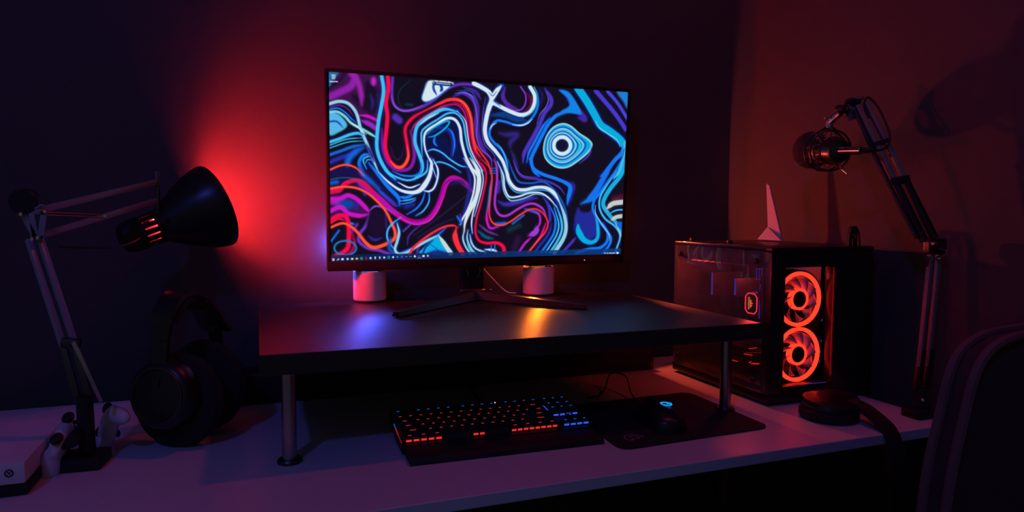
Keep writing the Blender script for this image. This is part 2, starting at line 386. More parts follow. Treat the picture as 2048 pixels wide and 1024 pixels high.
S(1, 10, 'C', [(88, 792), (250, 735), (390, 722)], 0); S(1, 9, 'C', [(88, 818), (260, 762), (410, 750)], 0)
S(1, 24, (20, 104, 220), [(88, 880), (200, 842), (300, 805), (420, 782)], 1, 2)
S(1, 34, (40, 48, 180), [(90, 950), (200, 905), (300, 870), (380, 820)], 1, 4)
S(1, 46, (18, 100, 225), [(250, 1010), (262, 930), (320, 860), (400, 810)], 1, 5)
S(1, 26, 'B', [(400, 1060), (362, 960), (400, 885), (470, 872)], 1); S(1, 12, 'C', [(430, 1010), (400, 930), (440, 895), (485, 900)], 1)
S(1, 9, 'C', [(420, 960), (440, 925), (490, 930)], 0)
S(1, 30, (34, 30, 120), [(500, 940), (470, 860), (430, 790)], 1, 4)
# ---- purple and magenta companions of the red loop
S(1, 30, (128, 28, 170), [(575, 640), (582, 800), (628, 945), (715, 1018), (828, 1003), (872, 900), (862, 760), (838, 655)], 1, 2)
F(1, 'N', [(650, 250), (640, 520), (640, 800), (690, 930), (760, 930), (790, 800), (770, 640), (700, 560)], 2)
S(1, 16, (44, 24, 72), [(655, 800), (680, 892), (720, 925), (758, 885), (772, 800)], 1, 2)
S(1, 30, 'C', [(575, 150), (592, 280), (572, 420), (545, 560), (530, 700), (528, 820), (560, 930), (625, 1040), (700, 1110)], 1.6)
S(1, 60, (84, 46, 178), [(700, 530), (735, 560)], 1, 4)
S(1, 26, (96, 44, 172), [(676, 165), (668, 300), (682, 400), (740, 458), (830, 468), (950, 430), (1050, 372), (1130, 305), (1210, 250), (1310, 222), (1440, 232), (1489, 262)], 1, 1.4)
S(1, 9, (150, 90, 225), [(664, 330), (690, 420), (760, 470), (850, 462), (950, 422)], 0)
S(1, 8, (22, 48, 62), [(845, 186), (745, 275), (726, 375), (765, 445)], 0, 1.5); S(1, 18, (14, 54, 84), [(800, 412), (855, 415)], 0, 2.5)
F(1, 'W', [(1005, 193), (962, 285), (944, 360), (985, 386), (1070, 350), (1150, 290), (1240, 212), (1120, 200)], 1.5)
S(1, 22, (24, 70, 170), [(1062, 205), (1052, 260), (1082, 325)], 0, 1); S(1, 26, (20, 60, 160), [(1112, 215), (1130, 265), (1115, 290)], 0, 1.3)
S(1, 9, (28, 120, 220), [(1005, 193), (962, 285), (944, 360), (985, 388), (1072, 352), (1152, 292), (1245, 212)], 0, 1)
S(1, 34, (70, 48, 176), [(1240, 335), (1330, 305), (1420, 370), (1452, 480), (1444, 600), (1462, 720), (1530, 860)], 1, 2)
S(1, 12, (128, 90, 240), [(1250, 310), (1340, 300), (1425, 350), (1465, 470), (1455, 600), (1475, 720)], 0)
S(1, 8, (24, 84, 140), [(1270, 283), (1380, 284), (1445, 345), (1472, 450)], 0)
S(1, 30, (60, 40, 150), [(1330, 250), (1440, 290), (1489, 360)], 1, 2)
# ---- blue arch inside the red loop
F(1, (16, 20, 74), [(960, 800), (980, 660), (1120, 580), (1240, 590), (1290, 700), (1320, 880), (1370, 990), (1180, 960), (1050, 860)], 4)
S(1, 34, (26, 44, 168), [(1090, 620), (1200, 660), (1235, 780), (1215, 900)], 1, 4); S(1, 24, 'N', [(1100, 720), (1180, 700), (1200, 800)], 0, 5)
S(1, 16, (188, 12, 120), [(838, 680), (870, 610), (950, 540), (1060, 475), (1150, 425), (1265, 412), (1335, 480), (1368, 620), (1392, 800), (1475, 960), (1540, 1040)], 1)
S(1, 12, (214, 16, 92), [(1230, 385), (1330, 430), (1382, 560), (1398, 700), (1430, 840), (1489, 930)], 0)
S(1, 30, 'C', [(1275, 478), (1150, 455), (1020, 515), (925, 585), (888, 650), (880, 760), (912, 860), (945, 960), (935, 1040), (870, 1100)], 1.4)
S(1, 16, (184, 222, 235), [(1100, 490), (1000, 540), (925, 600)], 0, 1.6)
S(1, 16, 'C', [(945, 900), (940, 760), (945, 660), (1010, 600), (1090, 550), (1180, 495), (1262, 495), (1325, 570), (1348, 700), (1376, 830), (1436, 950), (1500, 1050)], 1)
S(1, 9, 'W', [(1270, 470), (1345, 560), (1368, 700), (1396, 830), (1455, 950), (1510, 1030)], .6)
S(1, (10, 20, 26, 22), 'W', [(1075, 1090), (1020, 940), (975, 830), (964, 720), (990, 655), (1080, 595), (1175, 540), (1250, 552), (1296, 630), (1312, 760), (1352, 900), (1405, 1000), (1450, 1070)], 1.2)
S(1, 15, 'T', [(985, 695), (1050, 630), (1165, 568), (1198, 578), (1150, 640), (1065, 700), (1000, 715)], .6, .9)
S(1, 10, (20, 60, 150), [(1010, 690), (1080, 640), (1150, 600)], 0)
S(1, 20, 'B', [(1068, 705), (1056, 760), (1085, 800)], 1); S(1, 16, 'B', [(1180, 625), (1228, 680), (1246, 780), (1228, 890)], 1)
S(1, 14, 'C', [(985, 850), (1050, 828), (1130, 860), (1205, 922), (1300, 980), (1375, 992)], 1); S(1, 12, 'C', [(1040, 965), (1105, 945), (1200, 975), (1300, 1040)], 1)
# ---- the red loop itself
S(1, (34, 32, 30, 26, 22), 'K', [(632, 158), (636, 260), (614, 400), (626, 520), (616, 650), (604, 800), (640, 925), (710, 992), (772, 982), (816, 900), (806, 780), (788, 660), (810, 590), (880, 520), (1000, 455)], 1.4)
S(1, (26, 26, 20), 'O', [(560+90, 935), (708, 992), (772, 982), (816, 900), (808, 790)], 0)
S(1, (20, 30, 26, 20), 'R', [(960, 475), (1110, 402), (1200, 366), (1290, 372), (1360, 432), (1400, 540), (1416, 700), (1442, 830), (1489, 905)], .6)
S(1, (8, 18, 16, 10), 'O', [(1180, 372), (1290, 372), (1358, 432), (1398, 540), (1414, 700), (1440, 830)], 0)
# ---- upper right
S(2, 60, (12, 58, 132), [(185, 510), (320, 505), (420, 545), (520, 560)], 1, 3)
S(2, 40, (70, 40, 150), [(20, 300), (60, 420), (60, 560), (70, 700), (120, 830), (200, 930)], 1, 3)
S(2, 9, (130, 80, 235), [(0, 330), (45, 430), (60, 560), (55, 700), (90, 820), (180, 905), (200, 1024)], 0); S(2, 8, (110, 70, 215), [(140, 340), (115, 480), (105, 640), (130, 780), (210, 870), (240, 960)], 0)
E_(2, 'N', 425, 330, 90, 110, 4); S(2, 40, (80, 40, 160), [(320, 250), (300, 340), (350, 415), (440, 455)], 1, 2)
S(2, 40, (92, 10, 56), [(520, 300), (560, 360), (555, 430), (500, 475)], 0, 3)
S(2, 15, (122, 52, 206), [(465, 245), (510, 320), (508, 400), (470, 455), (400, 462), (330, 425)], 1)
S(2, 38, 'W', [(30, 215), (110, 255), (175, 300), (205, 360)], 1); S(2, 40, 'W', [(285, 235), (230, 300), (195, 370)], 1)
S(2, (44, 40, 36, 30, 24), 'W', [(200, 330), (175, 420), (145, 540), (132, 660), (160, 760), (235, 850), (298, 940), (330, 1040), (345, 1110)], 1.4)
S(2, 36, 'W', [(195, 395), (270, 428), (380, 480), (470, 506), (550, 480), (592, 400), (592, 320), (552, 245)], 1)
F(2, 'W', [(120, 255), (175, 290), (205, 312), (240, 280), (255, 300), (228, 345), (215, 375), (255, 405), (240, 425), (205, 420), (180, 470), (160, 460), (172, 390), (170, 340)], 1.2)
S(2, 7, (24, 84, 190), [(170, 300), (205, 330), (240, 290)], 0); S(2, 7, (24, 84, 190), [(205, 375), (240, 400), (280, 430)], 0)
S(2, 12, (30, 170, 200), [(480, 535), (570, 480), (612, 400), (612, 300), (590, 250)], .6)
S(2, 22, 'B', [(350, 1030), (330, 920), (285, 830), (222, 770), (176, 700), (186, 622), (240, 562), (320, 570), (430, 602), (520, 582), (590, 505), (628, 405), (622, 300)], 1)
S(2, 12, 'W', [(390, 598), (470, 604), (530, 582), (570, 545)], 0); S(2, 9, 'W', [(180, 640), (200, 605), (240, 580)], 0); S(2, 10, 'C', [(245, 770), (290, 830), (325, 920), (345, 1020)], 0)
S(2, 46, (48, 36, 128), [(265, 675), (340, 690), (430, 690), (370, 760), (370, 810)], 1, 5)
S(2, 26, (46, 38, 128), [(375, 840), (410, 920), (440, 1010)], 1, 4)
S(2, 40, (74, 52, 190), [(690, 262), (742, 340), (745, 410), (685, 490), (642, 590), (592, 690), (535, 790), (495, 870), (485, 950)], 1, 2)
S(2, 8, (130, 100, 240), [(700, 290), (722, 360), (700, 430), (645, 500), (615, 590)], 0); S(2, 26, (38, 24, 90), [(640, 265), (665, 340), (640, 430)], 1, 4)
S(2, 60, (62, 40, 160), [(870, 300), (960, 420), (1060, 540), (1000, 530)], 1, 3)
F(2, (18, 130, 232), [(820, 275), (900, 285), (960, 350), (1030, 480), (1010, 500), (900, 490), (800, 520), (840, 470), (915, 420), (900, 350)], 2)
S(2, 34, 'B', [(880, 480), (800, 508), (722, 592), (672, 682), (612, 800), (562, 920), (590, 1030), (640, 1080)], 1)
S(2, 24, 'B', [(520, 950), (540, 860), (590, 765), (635, 680), (680, 600), (740, 530)], 1)
S(2, 78, 'T', [(1000, 260), (1085, 385), (1155, 505), (1210, 600), (1290, 655), (1385, 730), (1450, 810)], 1.4, 1.2)
S(2, 8, (150, 215, 225), [(1165, 560), (1200, 625), (1280, 680), (1360, 735), (1390, 800)], 0)
S(2, (50, 40, 44), 'B', [(1420, 790), (1405, 860), (1340, 930), (1262, 1030), (1210, 1080)], 1); S(2, 36, 'C', [(1440, 770), (1425, 880), (1385, 1030), (1330, 1100)], 1); S(2, 10, (14, 60, 150), [(1430, 820), (1405, 920), (1330, 1030)], 0)
S(2, 44, (72, 56, 208), [(1165, 282), (1250, 380), (1350, 500), (1445, 640)], 1, 2); S(2, 34, (74, 66, 224), [(1275, 285), (1372, 400), (1462, 545)], 1, 2)
F(2, (32, 124, 210), [(1360, 285), (1467, 293), (1460, 440), (1420, 380)], 3)
S(2, 8, 'N', [(1225, 290), (1310, 400), (1440, 570)], 0, 2)
# concentric eye
ec = (850, 790); eo = [(850, 590), (930, 612), (1010, 680), (1090, 732), (1126, 782), (1092, 852), (1000, 930), (900, 990), (800, 990), (712, 930), (680, 840), (700, 722), (762, 630)]
def eye(sc, mixc):
    out = []
    for x, y in eo:
        dx, dy = x-ec[0], y-ec[1]; L = math.hypot(dx, dy); L2 = L*(1-mixc)+200*mixc; out.append((ec[0]+dx/L*L2*sc, ec[1]+dy/L*L2*sc))
    return out
F(2, 'T', eye(1.03, 0), 1.5)
for sc, mx, wd, col in ((1.0, 0, 18, 'L'), (.93, .05, 14, 'T'), (.84, .2, 18, (20, 80, 200)), (.78, .3, 13, 'L'), (.70, .5, 18, 'C'), (.64, .6, 12, (14, 60, 160)), (.585, .75, 14, 'L'), (.51, .9, 14, (16, 80, 200)), (.455, 1, 14, 'C'), (.385, 1, 34, 'W')):
    S(2, wd, col, eye(sc, mx), 0, .9, 6, True)
E_(2, (24, 24, 70), ec[0], ec[1], 58, 58, 1.5); E_(2, (28, 16, 46), ec[0], ec[1], 40, 40, 3)
S(2, 14, 'V', [(1126, 800), (1100, 880), (1010, 960)], 0, 2)
# ---- lower left
F(3, (26, 18, 74), [(88, 60), (300, 60), (480, 140), (640, 330), (700, 420), (560, 400), (400, 260), (88, 220)], 6)
S(3, 34, (20, 96, 222), [(350, 20), (372, 110), (440, 180), (520, 250)], 1, 5); S(3, 30, (18, 90, 210), [(88, 205), (150, 192)], 1, 4); S(3, 26, (92, 42, 160), [(350, 215), (400, 300)], 1, 4)
S(3, 34, 'B', [(430, 20), (520, 130), (600, 232), (690, 330), (702, 400)], 1.2, 1.5); S(3, 26, (20, 86, 220), [(490, 240), (590, 330), (680, 405)], 1, 3)
S(3, 22, (90, 34, 170), [(580, 330), (660, 400)], 1, 3)
S(3, 26, 'B', [(700, 325), (765, 330), (835, 298)], 1); S(3, 11, 'C', [(708, 362), (785, 352), (845, 335)], .5); S(3, 10, 'C', [(715, 390), (800, 372), (845, 350)], .5); S(3, 40, (30, 40, 150), [(760, 410), (820, 390)], 1, 5)
S(3, 15, 'B', [(930, 270), (905, 360), (850, 430), (765, 482)], 1); S(3, 11, 'C', [(966, 280), (962, 370), (912, 450), (848, 492)], 1)
S(3, 16, 'B', [(640, 95), (725, 132), (825, 138), (890, 105), (900, 20)], 1)
S(3, 16, 'C', [(560, 40), (610, 108), (685, 152), (785, 177), (885, 142), (946, 92), (952, 0)], 1)
S(3, 13, 'W', [(690, 195), (790, 242), (885, 212)], .6)
S(3, (16, 18, 30, 44, 30, 18), 'W', [(515, 100), (605, 192), (705, 262), (805, 286), (880, 268), (935, 205), (972, 130), (988, 30), (975, -20)], 1.2)
S(3, 15, 'W', [(1000, -10), (1040, 70), (1042, 150), (1010, 242), (960, 276), (905, 262)], 1)
# magenta ribbon
S(3, 46, (188, 14, 166), [(330, 190), (430, 262), (530, 345), (620, 432), (700, 492), (780, 538), (870, 552), (960, 518), (1030, 430), (1080, 310), (1112, 212), (1165, 160), (1235, 172), (1300, 222), (1348, 275)], 1)
S(3, 6, (96, 0, 96), [(700, 480), (780, 525), (870, 538), (950, 505), (1015, 420), (1066, 305), (1100, 215), (1160, 172), (1230, 185)], 0)
S(3, 9, (226, 44, 206), [(720, 512), (800, 560), (880, 568), (975, 530), (1046, 435), (1094, 320)], 0)
S(3, 34, (214, 18, 84), [(88, 285), (170, 268), (220, 212), (300, 178), (370, 190), (430, 240), (520, 320)], 1, 1.4)
S(3, 16, 'K', [(88, 262), (170, 250), (215, 200), (300, 172)], .5)
# left magenta block
F(3, (70, 16, 84), [(88, 320), (260, 310), (420, 440), (420, 500), (250, 510), (88, 520)], 3)
E_(3, (14, 66, 156), 215, 392, 90, 48, 4); S(3, 22, (40, 40, 150), [(330, 370), (320, 430)], 0, 4)
S(3, 36, 'M', [(88, 345), (180, 338), (250, 312), (330, 350), (405, 425), (430, 460)], 1, 1.8); S(3, 36, 'M', [(88, 452), (180, 418), (250, 472), (350, 492), (430, 478)], 1, 1.8); E_(3, 'M', 120, 372, 50, 18, 4)
S(3, 26, (112, 50, 190), [(432, 470), (402, 580), (352, 650), (342, 720), (420, 782), (520, 802), (610, 835)], 1, 2)
E_(3, (30, 13, 44), 505, 560, 85, 125, 6)
S(3, 17, (132, 62, 202), [(432, 450), (488, 408), (560, 420), (665, 472)], 1); S(3, 20, (50, 42, 156), [(425, 675), (480, 708), (545, 690)], 1, 3); S(3, 14, (44, 34, 120), [(580, 480), (585, 600)], 1, 3)
S(3, 14, 'B', [(95, 720), (165, 625)], .6, 2); S(3, 18, 'B', [(265, 560), (290, 565)], .6, 2); S(3, 22, (110, 40, 180), [(270, 650), (325, 570)], 1, 3)
S(3, 36, 'K', [(88, 535), (160, 492), (228, 502), (252, 590), (252, 700), (240, 780), (180, 832), (88, 872)], 1.2, 1.4); S(3, 22, (170, 8, 84), [(275, 620), (302, 740), (262, 822), (180, 862)], 1, 2)
S(3, 18, (230, 20, 60), [(88, 560), (160, 520), (215, 535)], .5)
S(3, 15, (40, 112, 186), [(220+97*math.cos(a), 780+64*math.sin(a)) for a in [k*math.pi/6 for k in range(12)]], .8, 1, 5, True)
S(3, (18, 18, 20, 26, 30, 22, 18), 'O', [(88, 252), (200, 235), (320, 246), (420, 292), (512, 372), (580, 452), (632, 560), (662, 640), (650, 702), (570, 750), (470, 776), (400, 732), (330, 642), (260, 582), (190, 560), (88, 598)], 1)
S(3, 14, 'O', [(88, 85), (170, 50), (240, 40), (320, 68), (385, 135)], 1); S(3, 6, (20, 110, 130), [(88, 172), (180, 155), (280, 158), (370, 185)], .4)
# lower middle
S(3, 14, 'C', [(712, 508), (642, 560), (597, 620), (592, 690), (622, 750), (655, 792)], 1); S(3, 30, (30, 80, 190), [(620, 690), (610, 780), (650, 830)], 1, 4)
S(3, 14, (80, 40, 150), [(770, 755), (780, 682), (830, 622), (905, 568)], 1, 1.6); S(3, 14, (90, 60, 200), [(735, 630), (800, 570)], .6, 2); S(3, 22, (90, 42, 152), [(855, 835), (870, 770), (900, 730)], 1, 2)
S(3, 6, (52, 36, 78), [(830, 665), (1000, 545), (1150, 432), (1310, 300)], 0, 2); S(3, 8, (46, 30, 90), [(860, 690), (1040, 580), (1180, 520)], 0, 3); S(3, 30, (34, 30, 90), [(1150, 215), (1240, 190), (1300, 240)], 0, 6)
F(3, 'T', [(1050, 672), (1110, 745), (1165, 830), (890, 835), (915, 775), (980, 715)], 1.5)
S(3, 16, (16, 40, 150), [(905, 835), (935, 770), (1000, 712)], .8, 1.4); S(3, 8, (16, 90, 190), [(960, 740), (1030, 790), (1060, 830)], 0, 1.6); S(3, 30, (30, 30, 140), [(960, 835), (1030, 815), (1120, 832)], 0, 4)
S(3, 16, 'B', [(700, 830), (900, 745), (1050, 655), (1110, 605)], 1, 2)
S(3, 23, 'L', [(680, 560), (697, 640), (680, 722), (660, 792), (692, 832), (762, 822), (862, 762), (972, 702), (1052, 664)], 1.2); S(3, (20, 36, 40), (196, 216, 222), [(1048, 668), (1100, 745), (1155, 830)], .6)
S(3, (22, 18, 16), 'R', [(785, 838), (822, 782), (900, 712), (1000, 642), (1100, 592), (1180, 580), (1218, 600)], 1); S(3, (24, 50, 46, 42), (246, 48, 66), [(1205, 598), (1195, 680), (1220, 760), (1262, 832)], 1.2)
# white river in the centre
S(3, 30, (40, 40, 150), [(1290, 20), (1330, 200), (1290, 420), (1240, 560)], 1, 4)
S(3, 17, 'W', [(1275, -20), (1338, 80), (1370, 150), (1366, 250), (1342, 350), (1302, 450), (1262, 520), (1240, 575)], 1)
S(3, (20, 40, 34, 30, 34, 22, 20), (222, 226, 236), [(1330, -20), (1398, 90), (1404, 200), (1376, 350), (1314, 470), (1282, 560), (1276, 640)], 1)
S(3, 16, 'L', [(1275, 620), (1265, 700), (1290, 772), (1330, 832)], 1); S(3, 14, 'L', [(1310, 620), (1302, 700), (1340, 790), (1380, 832)], 1)
S(3, 12, (90, 40, 200), [(1240, 480), (1250, 560)], .6, 2); S(3, 16, 'B', [(1215, 500), (1250, 560)], .6, 2.5)
S(4, 26, 'W', [(-20, 40), (45, 105), (74, 170), (60, 270), (28, 360), (-20, 440), (-50, 520)], 1); S(4, 13, 'W', [(15, -10), (60, 70), (86, 150), (80, 245), (50, 360), (20, 460), (5, 560), (12, 650)], .7)
S(4, 9, 'W', [(40, -10), (92, 80), (110, 170), (92, 280), (60, 400), (30, 500)], .5)
# ---- lower right
S(4, 20, (70, 48, 170), [(378, -10), (412, 90), (472, 150), (590, 166), (700, 192), (790, 242), (838, 305)], 1)
S(4, 8, (120, 60, 200), [(378, 0), (420, 95), (480, 140), (600, 150)], 0)
S(4, 50, (40, 40, 150), [(850, 190), (910, 230), (880, 330), (862, 400)], 1, 4)
S(4, (36, 30, 30, 44, 24), 'B', [(520, -20), (560, 72), (640, 122), (760, 162), (850, 202), (886, 245), (868, 335), (858, 395)], 1)
S(4, 40, (64, 46, 168), [(245, 365), (310, 392), (420, 372), (520, 338), (590, 335)], 1, 4); S(4, 30, (60, 46, 170), [(255, 190), (240, 280)], 1, 4)
S(4, 26, (60, 50, 190), [(640, 320), (690, 400), (705, 520), (690, 560)], 1, 2)
S(4, 17, (16, 90, 190), [(330, -10), (382, 122), (432, 192), (540, 202), (640, 190), (722, 242), (792, 332), (842, 442), (858, 560), (840, 690)], 1, 1)
S(4, (28, 32, 30, 30, 26, 34, 40), 'W', [(275, -20), (318, 100), (342, 182), (400, 250), (480, 262), (580, 240), (672, 245), (742, 292), (790, 372)], 1.2)
S(4, 15, 'W', [(235, 10), (288, 130), (300, 240), (340, 322), (420, 322), (520, 290), (620, 290), (702, 342), (770, 425)], 1)
S(4, 12, (130, 190, 230), [(262, 60), (280, 180), (296, 280), (345, 352), (400, 356), (480, 335), (570, 300), (650, 312)], .8)
S(4, 9, 'C', [(300, 60), (326, 190), (390, 276), (480, 288), (580, 264), (690, 275), (760, 340)], .3)
S(4, (30, 36, 40), 'L', [(780, 350), (830, 480), (848, 600), (822, 702), (745, 822)], 1)
S(4, 22, 'C', [(760, 400), (802, 520), (810, 622), (770, 722), (705, 822)], .8); S(4, 22, 'B', [(700, 400), (752, 520), (742, 640), (690, 732), (625, 822)], 1); S(4, 16, 'C', [(742, 420), (782, 560), (765, 662), (705, 762), (665, 822)], .5)
S(4, 22, (30, 50, 190), [(720, 560), (690, 660), (590, 790), (575, 822)], 1, 3)
S(4, 21, (164, 50, 200), [(205, -10), (230, 60), (232, 180), (220, 280), (214, 400), (250, 480), (320, 492), (420, 432), (500, 392), (570, 388), (640, 432), (672, 500)], 1)
S(4, 20, (20, 110, 225), [(185, 180), (172, 260), (158, 380), (142, 470)], 1, 2); S(4, 30, (20, 96, 220), [(225, 570), (300, 562)], 1, 4); S(4, 18, (20, 100, 220), [(370, 565), (470, 488)], 1, 2); S(4, 24, (20, 90, 220), [(480, 432), (560, 455), (610, 470)], 1, 3)
S(4, 26, (20, 88, 130), [(65, 630), (130, 682), (195, 698)], 1, 3); S(4, 20, (98, 50, 150), [(75, 575), (150, 632), (240, 668)], 1, 2.5); S(4, 40, (22, 50, 60), [(340, 620), (430, 580)], 0, 6)
for y in (70, 92, 114): S(4, 6, 'B', [(168, y), (226, y-2)], .4)
S(4, 22, 'M', [(150, 430), (140, 520), (170, 602), (245, 592)], 1); S(4, 20, (172, 40, 190), [(555, 448), (610, 490), (614, 560), (580, 625)], 1); S(4, 52, (160, 60, 210), [(520, 670), (575, 640), (592, 590)], .8, 2)
S(4, 22, (180, 30, 190), [(425, 822), (480, 742), (535, 690)], 1); S(4, 24, (204, 18, 130), [(535, 790), (620, 680), (668, 560)], 1); S(4, 60, (44, 18, 60), [(390, 780), (420, 700)], 0, 6)
S(4, (14, 14, 14, 16, 20, 28, 36), 'K', [(40, -20), (120, 62), (136, 150), (120, 252), (85, 400), (50, 520), (40, 640), (70, 712), (140, 738), (230, 736), (286, 770), (296, 825)], 1)
S(4, 17, 'L', [(-10, 660), (5, 735), (45, 788), (130, 822)], 1); S(4, 16, (90, 190, 230), [(-40, 700), (-10, 790), (30, 825)], 1); S(4, 20, 'W', [(125, 795), (200, 800), (225, 815)], .8, 1.2); S(4, 10, 'B', [(180, 760), (180, 800)], .6); S(4, 10, 'B', [(212, 755), (212, 800)], .6)
S(2, (16, 14, 13), 'R', [(20, 680), (50, 790), (110, 880), (165, 962), (185, 1040)], 1)
S(4, (14, 14, 13, 13, 14, 14, 15), 'R', [(95, -10), (165, 60), (187, 140), (181, 250), (166, 400), (166, 500), (200, 560), (270, 577), (350, 545), (440, 482), (520, 437), (592, 437), (652, 482), (686, 560), (662, 640), (592, 722), (508, 822)], 1)
S(4, 7, 'O', [(165, 500), (200, 562), (270, 580), (350, 548), (440, 484), (520, 439)], 0); S(4, 9, 'O', [(640, 665), (590, 724), (520, 815)], 0)
# right edge
F(4, (34, 42, 150), [(960, 420), (1040, 460), (1095, 440), (1135, 620), (1080, 705), (1000, 690), (925, 560), (935, 470)], 3)
E_(4, 'N', 1012, 428, 42, 34, 4)
S(4, (40, 50, 60, 70, 40), (20, 112, 236), [(1290, -20), (1220, 95), (1168, 185), (1115, 275), (1060, 345), (985, 385)], 1.2, 2)
S(4, (74, 60, 38, 36, 34), 'T', [(955, 575), (962, 635), (1010, 710), (1080, 732), (1130, 690), (1132, 590), (1105, 480)], 1.4, 1.4)
S(4, 30, 'B', [(940, 825), (1060, 792), (1150, 782), (1212, 730), (1222, 650), (1180, 560)], 1, 1.5)
S(4, 26, (70, 52, 190), [(815, 822), (890, 742), (935, 690)], 1, 2)
S(4, 26, 'B', [(1345, -10), (1300, 82), (1220, 192), (1142, 302), (1102, 352), (1088, 432), (1130, 520), (1200, 612), (1250, 692), (1232, 762), (1180, 825)], 1)
S(4, 10, 'L', [(1110, 400), (1115, 480), (1170, 570), (1232, 660), (1240, 720)], .3)
S(4, 18, 'C', [(1300, 100), (1200, 240), (1152, 332), (1150, 432), (1200, 522), (1290, 592), (1332, 682), (1290, 820)], 1)
S(4, (40, 44, 40, 26), (24, 170, 226), [(1390, -20), (1345, 120), (1250, 242), (1195, 332), (1182, 402), (1232, 482), (1300, 562), (1345, 645)], 1)
S(4, 50, (92, 10, 56), [(1280, 340), (1365, 320)], 0, 6)
S(4, 46, (196, 204, 208), [(1215, 428), (1270, 384), (1370, 370)], 1.4); S(4, 14, 'C', [(1240, 472), (1300, 444), (1370, 440)], .8); S(4, 38, (190, 200, 204), [(1255, 532), (1300, 505), (1370, 494)], 1.2); S(4, 64, (20, 100, 230), [(1330, 575), (1370, 590)], .6, 3); S(4, 10, (190, 200, 210), [(1290, 560), (1335, 650), (1340, 680)], 0)

# taskbar, icons, tray, desktop icon, small overlay
ty0 = int(GH*(1-.034)); grad = np.linspace(0, 1, GW)[None, :, None]
IMG[ty0:] = IMG[ty0:]*.18+(np.array([16, 32, 88])*(1-grad)+np.array([12, 64, 138])*grad)*.82
ic = [163, 222, 280, 345, 403, 462, 522, 580, 637, 695, 753, 811, 868, 924, 980, 1035, 1092, 1147, 1202, 1257, 1312, 1367]
icc = [(230, 235, 240)]*4+[(235, 215, 130), (240, 170, 60), (50, 205, 100), (200, 25, 45), (225, 225, 230), (220, 215, 230), (190, 200, 220), (220, 215, 235), (30, 180, 205), (220, 220, 235), (40, 130, 205), (100, 70, 200), (130, 150, 190), (140, 160, 200), (235, 235, 240), (120, 150, 200), (230, 230, 240), (235, 170, 190)]
for k, (x, col) in enumerate(zip(ic, icc)):
    y = 181-(x-163)*46/1204
    if k == 0:
        for a in (-8, 8):
            for b in (-8, 8): F(5, col, [(x+a-6, y+b-6), (x+a+6, y+b-6), (x+a+6, y+b+6), (x+a-6, y+b+6)], .4, False)
    elif k == 1: S(5, 5, col, [(x+4, y-10), (x+14, y-4), (x+8, y+5), (x-1, y), (x+4, y-10)], 0, .5); S(5, 5, col, [(x, y+2), (x-12, y+14)], 0, .5)
    elif k in (2, 4, 5, 20): F(5, col, [(x-15, y-10), (x+15, y-12), (x+15, y+11), (x-15, y+13)], .6, False)
    elif k in (6, 12): S(5, 7, col, [(x+13*math.cos(a), y+13*math.sin(a)) for a in [j*math.pi/4 for j in range(8)]], 0, .5, 4, True)
    elif k in (7, 9, 10): F(5, col, [(x-8, y-13), (x+9, y-14), (x+7, y+12), (x-4, y+14)], .7)
    elif k in (16, 17, 19): S(5, 6, col, [(x-11, y), (x+11, y-2)], 0, .5)
    else: E_(5, col, x, y, 13, 13, .7)
S(5, 4, (190, 205, 225), [(1238, 163), (1278, 161)], 0, .4)
for x, wd_ in ((1197, 8), (1220, 10), (1243, 14), (1262, 10), (1280, 12)): S(4, 9, (200, 210, 225), [(x-wd_/2, 829), (x+wd_/2, 828)], 0, .5)
F(4, (235, 238, 242), [(1301, 819), (1319, 818), (1319, 835), (1301, 836)], .4, False)
F(1, (170, 195, 210), [(110, 135), (152, 138), (145, 180), (118, 180)], .7, False); S(1, 4, (90, 120, 140), [(122, 145), (127, 172)], 0, .4); S(1, 4, (90, 120, 140), [(140, 146), (137, 172)], 0, .4)
for a, b in ((98, 118), (122, 136), (142, 168)): S(1, 7, (225, 228, 232), [(a, 201), (b, 203)], 0, .5)
S(1, 30, (16, 40, 110), [(1055, 215), (1215, 228)], 0, .6)
for a, b in ((1050, 1056), (1080, 1105), (1112, 1140), (1148, 1178), (1184, 1204)): S(1, 9, (150, 190, 225), [(a, 212+(a-1050)*.08), (b, 212+(b-1050)*.08)], 0, .5)
for a, b in ((1070, 1095), (1110, 1170), (1185, 1205)): S(1, 9, (225, 228, 232), [(a, 193+(a-1070)*.08), (b, 193+(b-1070)*.08)], 0, .5)

IMG = np.clip(IMG, 0, 255)/255
LIN = np.where(IMG <= .04045, IMG/12.92, ((IMG+.055)/1.055)**2.4)
# the display panel: a fine grid that carries the picture as colours, front at the glass plane
nx, ny = GW, GH
xs = (np.arange(nx)/(nx-1)-.5)*MW; zs = (.5-np.arange(ny)/(ny-1))*MH
o0 = np.array(mp(0, 0, 0)); aX, aZ = np.array(mX), np.array(mZ)
V_ = (o0+aX*xs[None, :, None]+aZ*zs[:, None, None]).reshape(-1, 3)-np.array(mon.location)
i0 = (np.arange(ny-1)[:, None]*nx+np.arange(nx-1)[None, :]).ravel()
quads = np.stack([i0, i0+nx, i0+nx+1, i0+1], 1)
me = bpy.data.meshes.new('screen')
me.vertices.add(len(V_)); me.vertices.foreach_set('co', V_.astype(np.float32).ravel())
me.loops.add(quads.size); me.loops.foreach_set('vertex_index', quads.astype(np.int32).ravel())
me.polygons.add(len(quads)); me.polygons.foreach_set('loop_start', (np.arange(len(quads))*4).astype(np.int32))
me.update(calc_edges=True)
ca = me.color_attributes.new('picture', 'FLOAT_COLOR', 'POINT')
ca.data.foreach_set('color', np.c_[LIN.reshape(-1, 3), np.ones(nx*ny)].astype(np.float32).ravel())
sm = bpy.data.materials.new('display'); sm.use_nodes = True; nt = sm.node_tree; nt.nodes.clear()
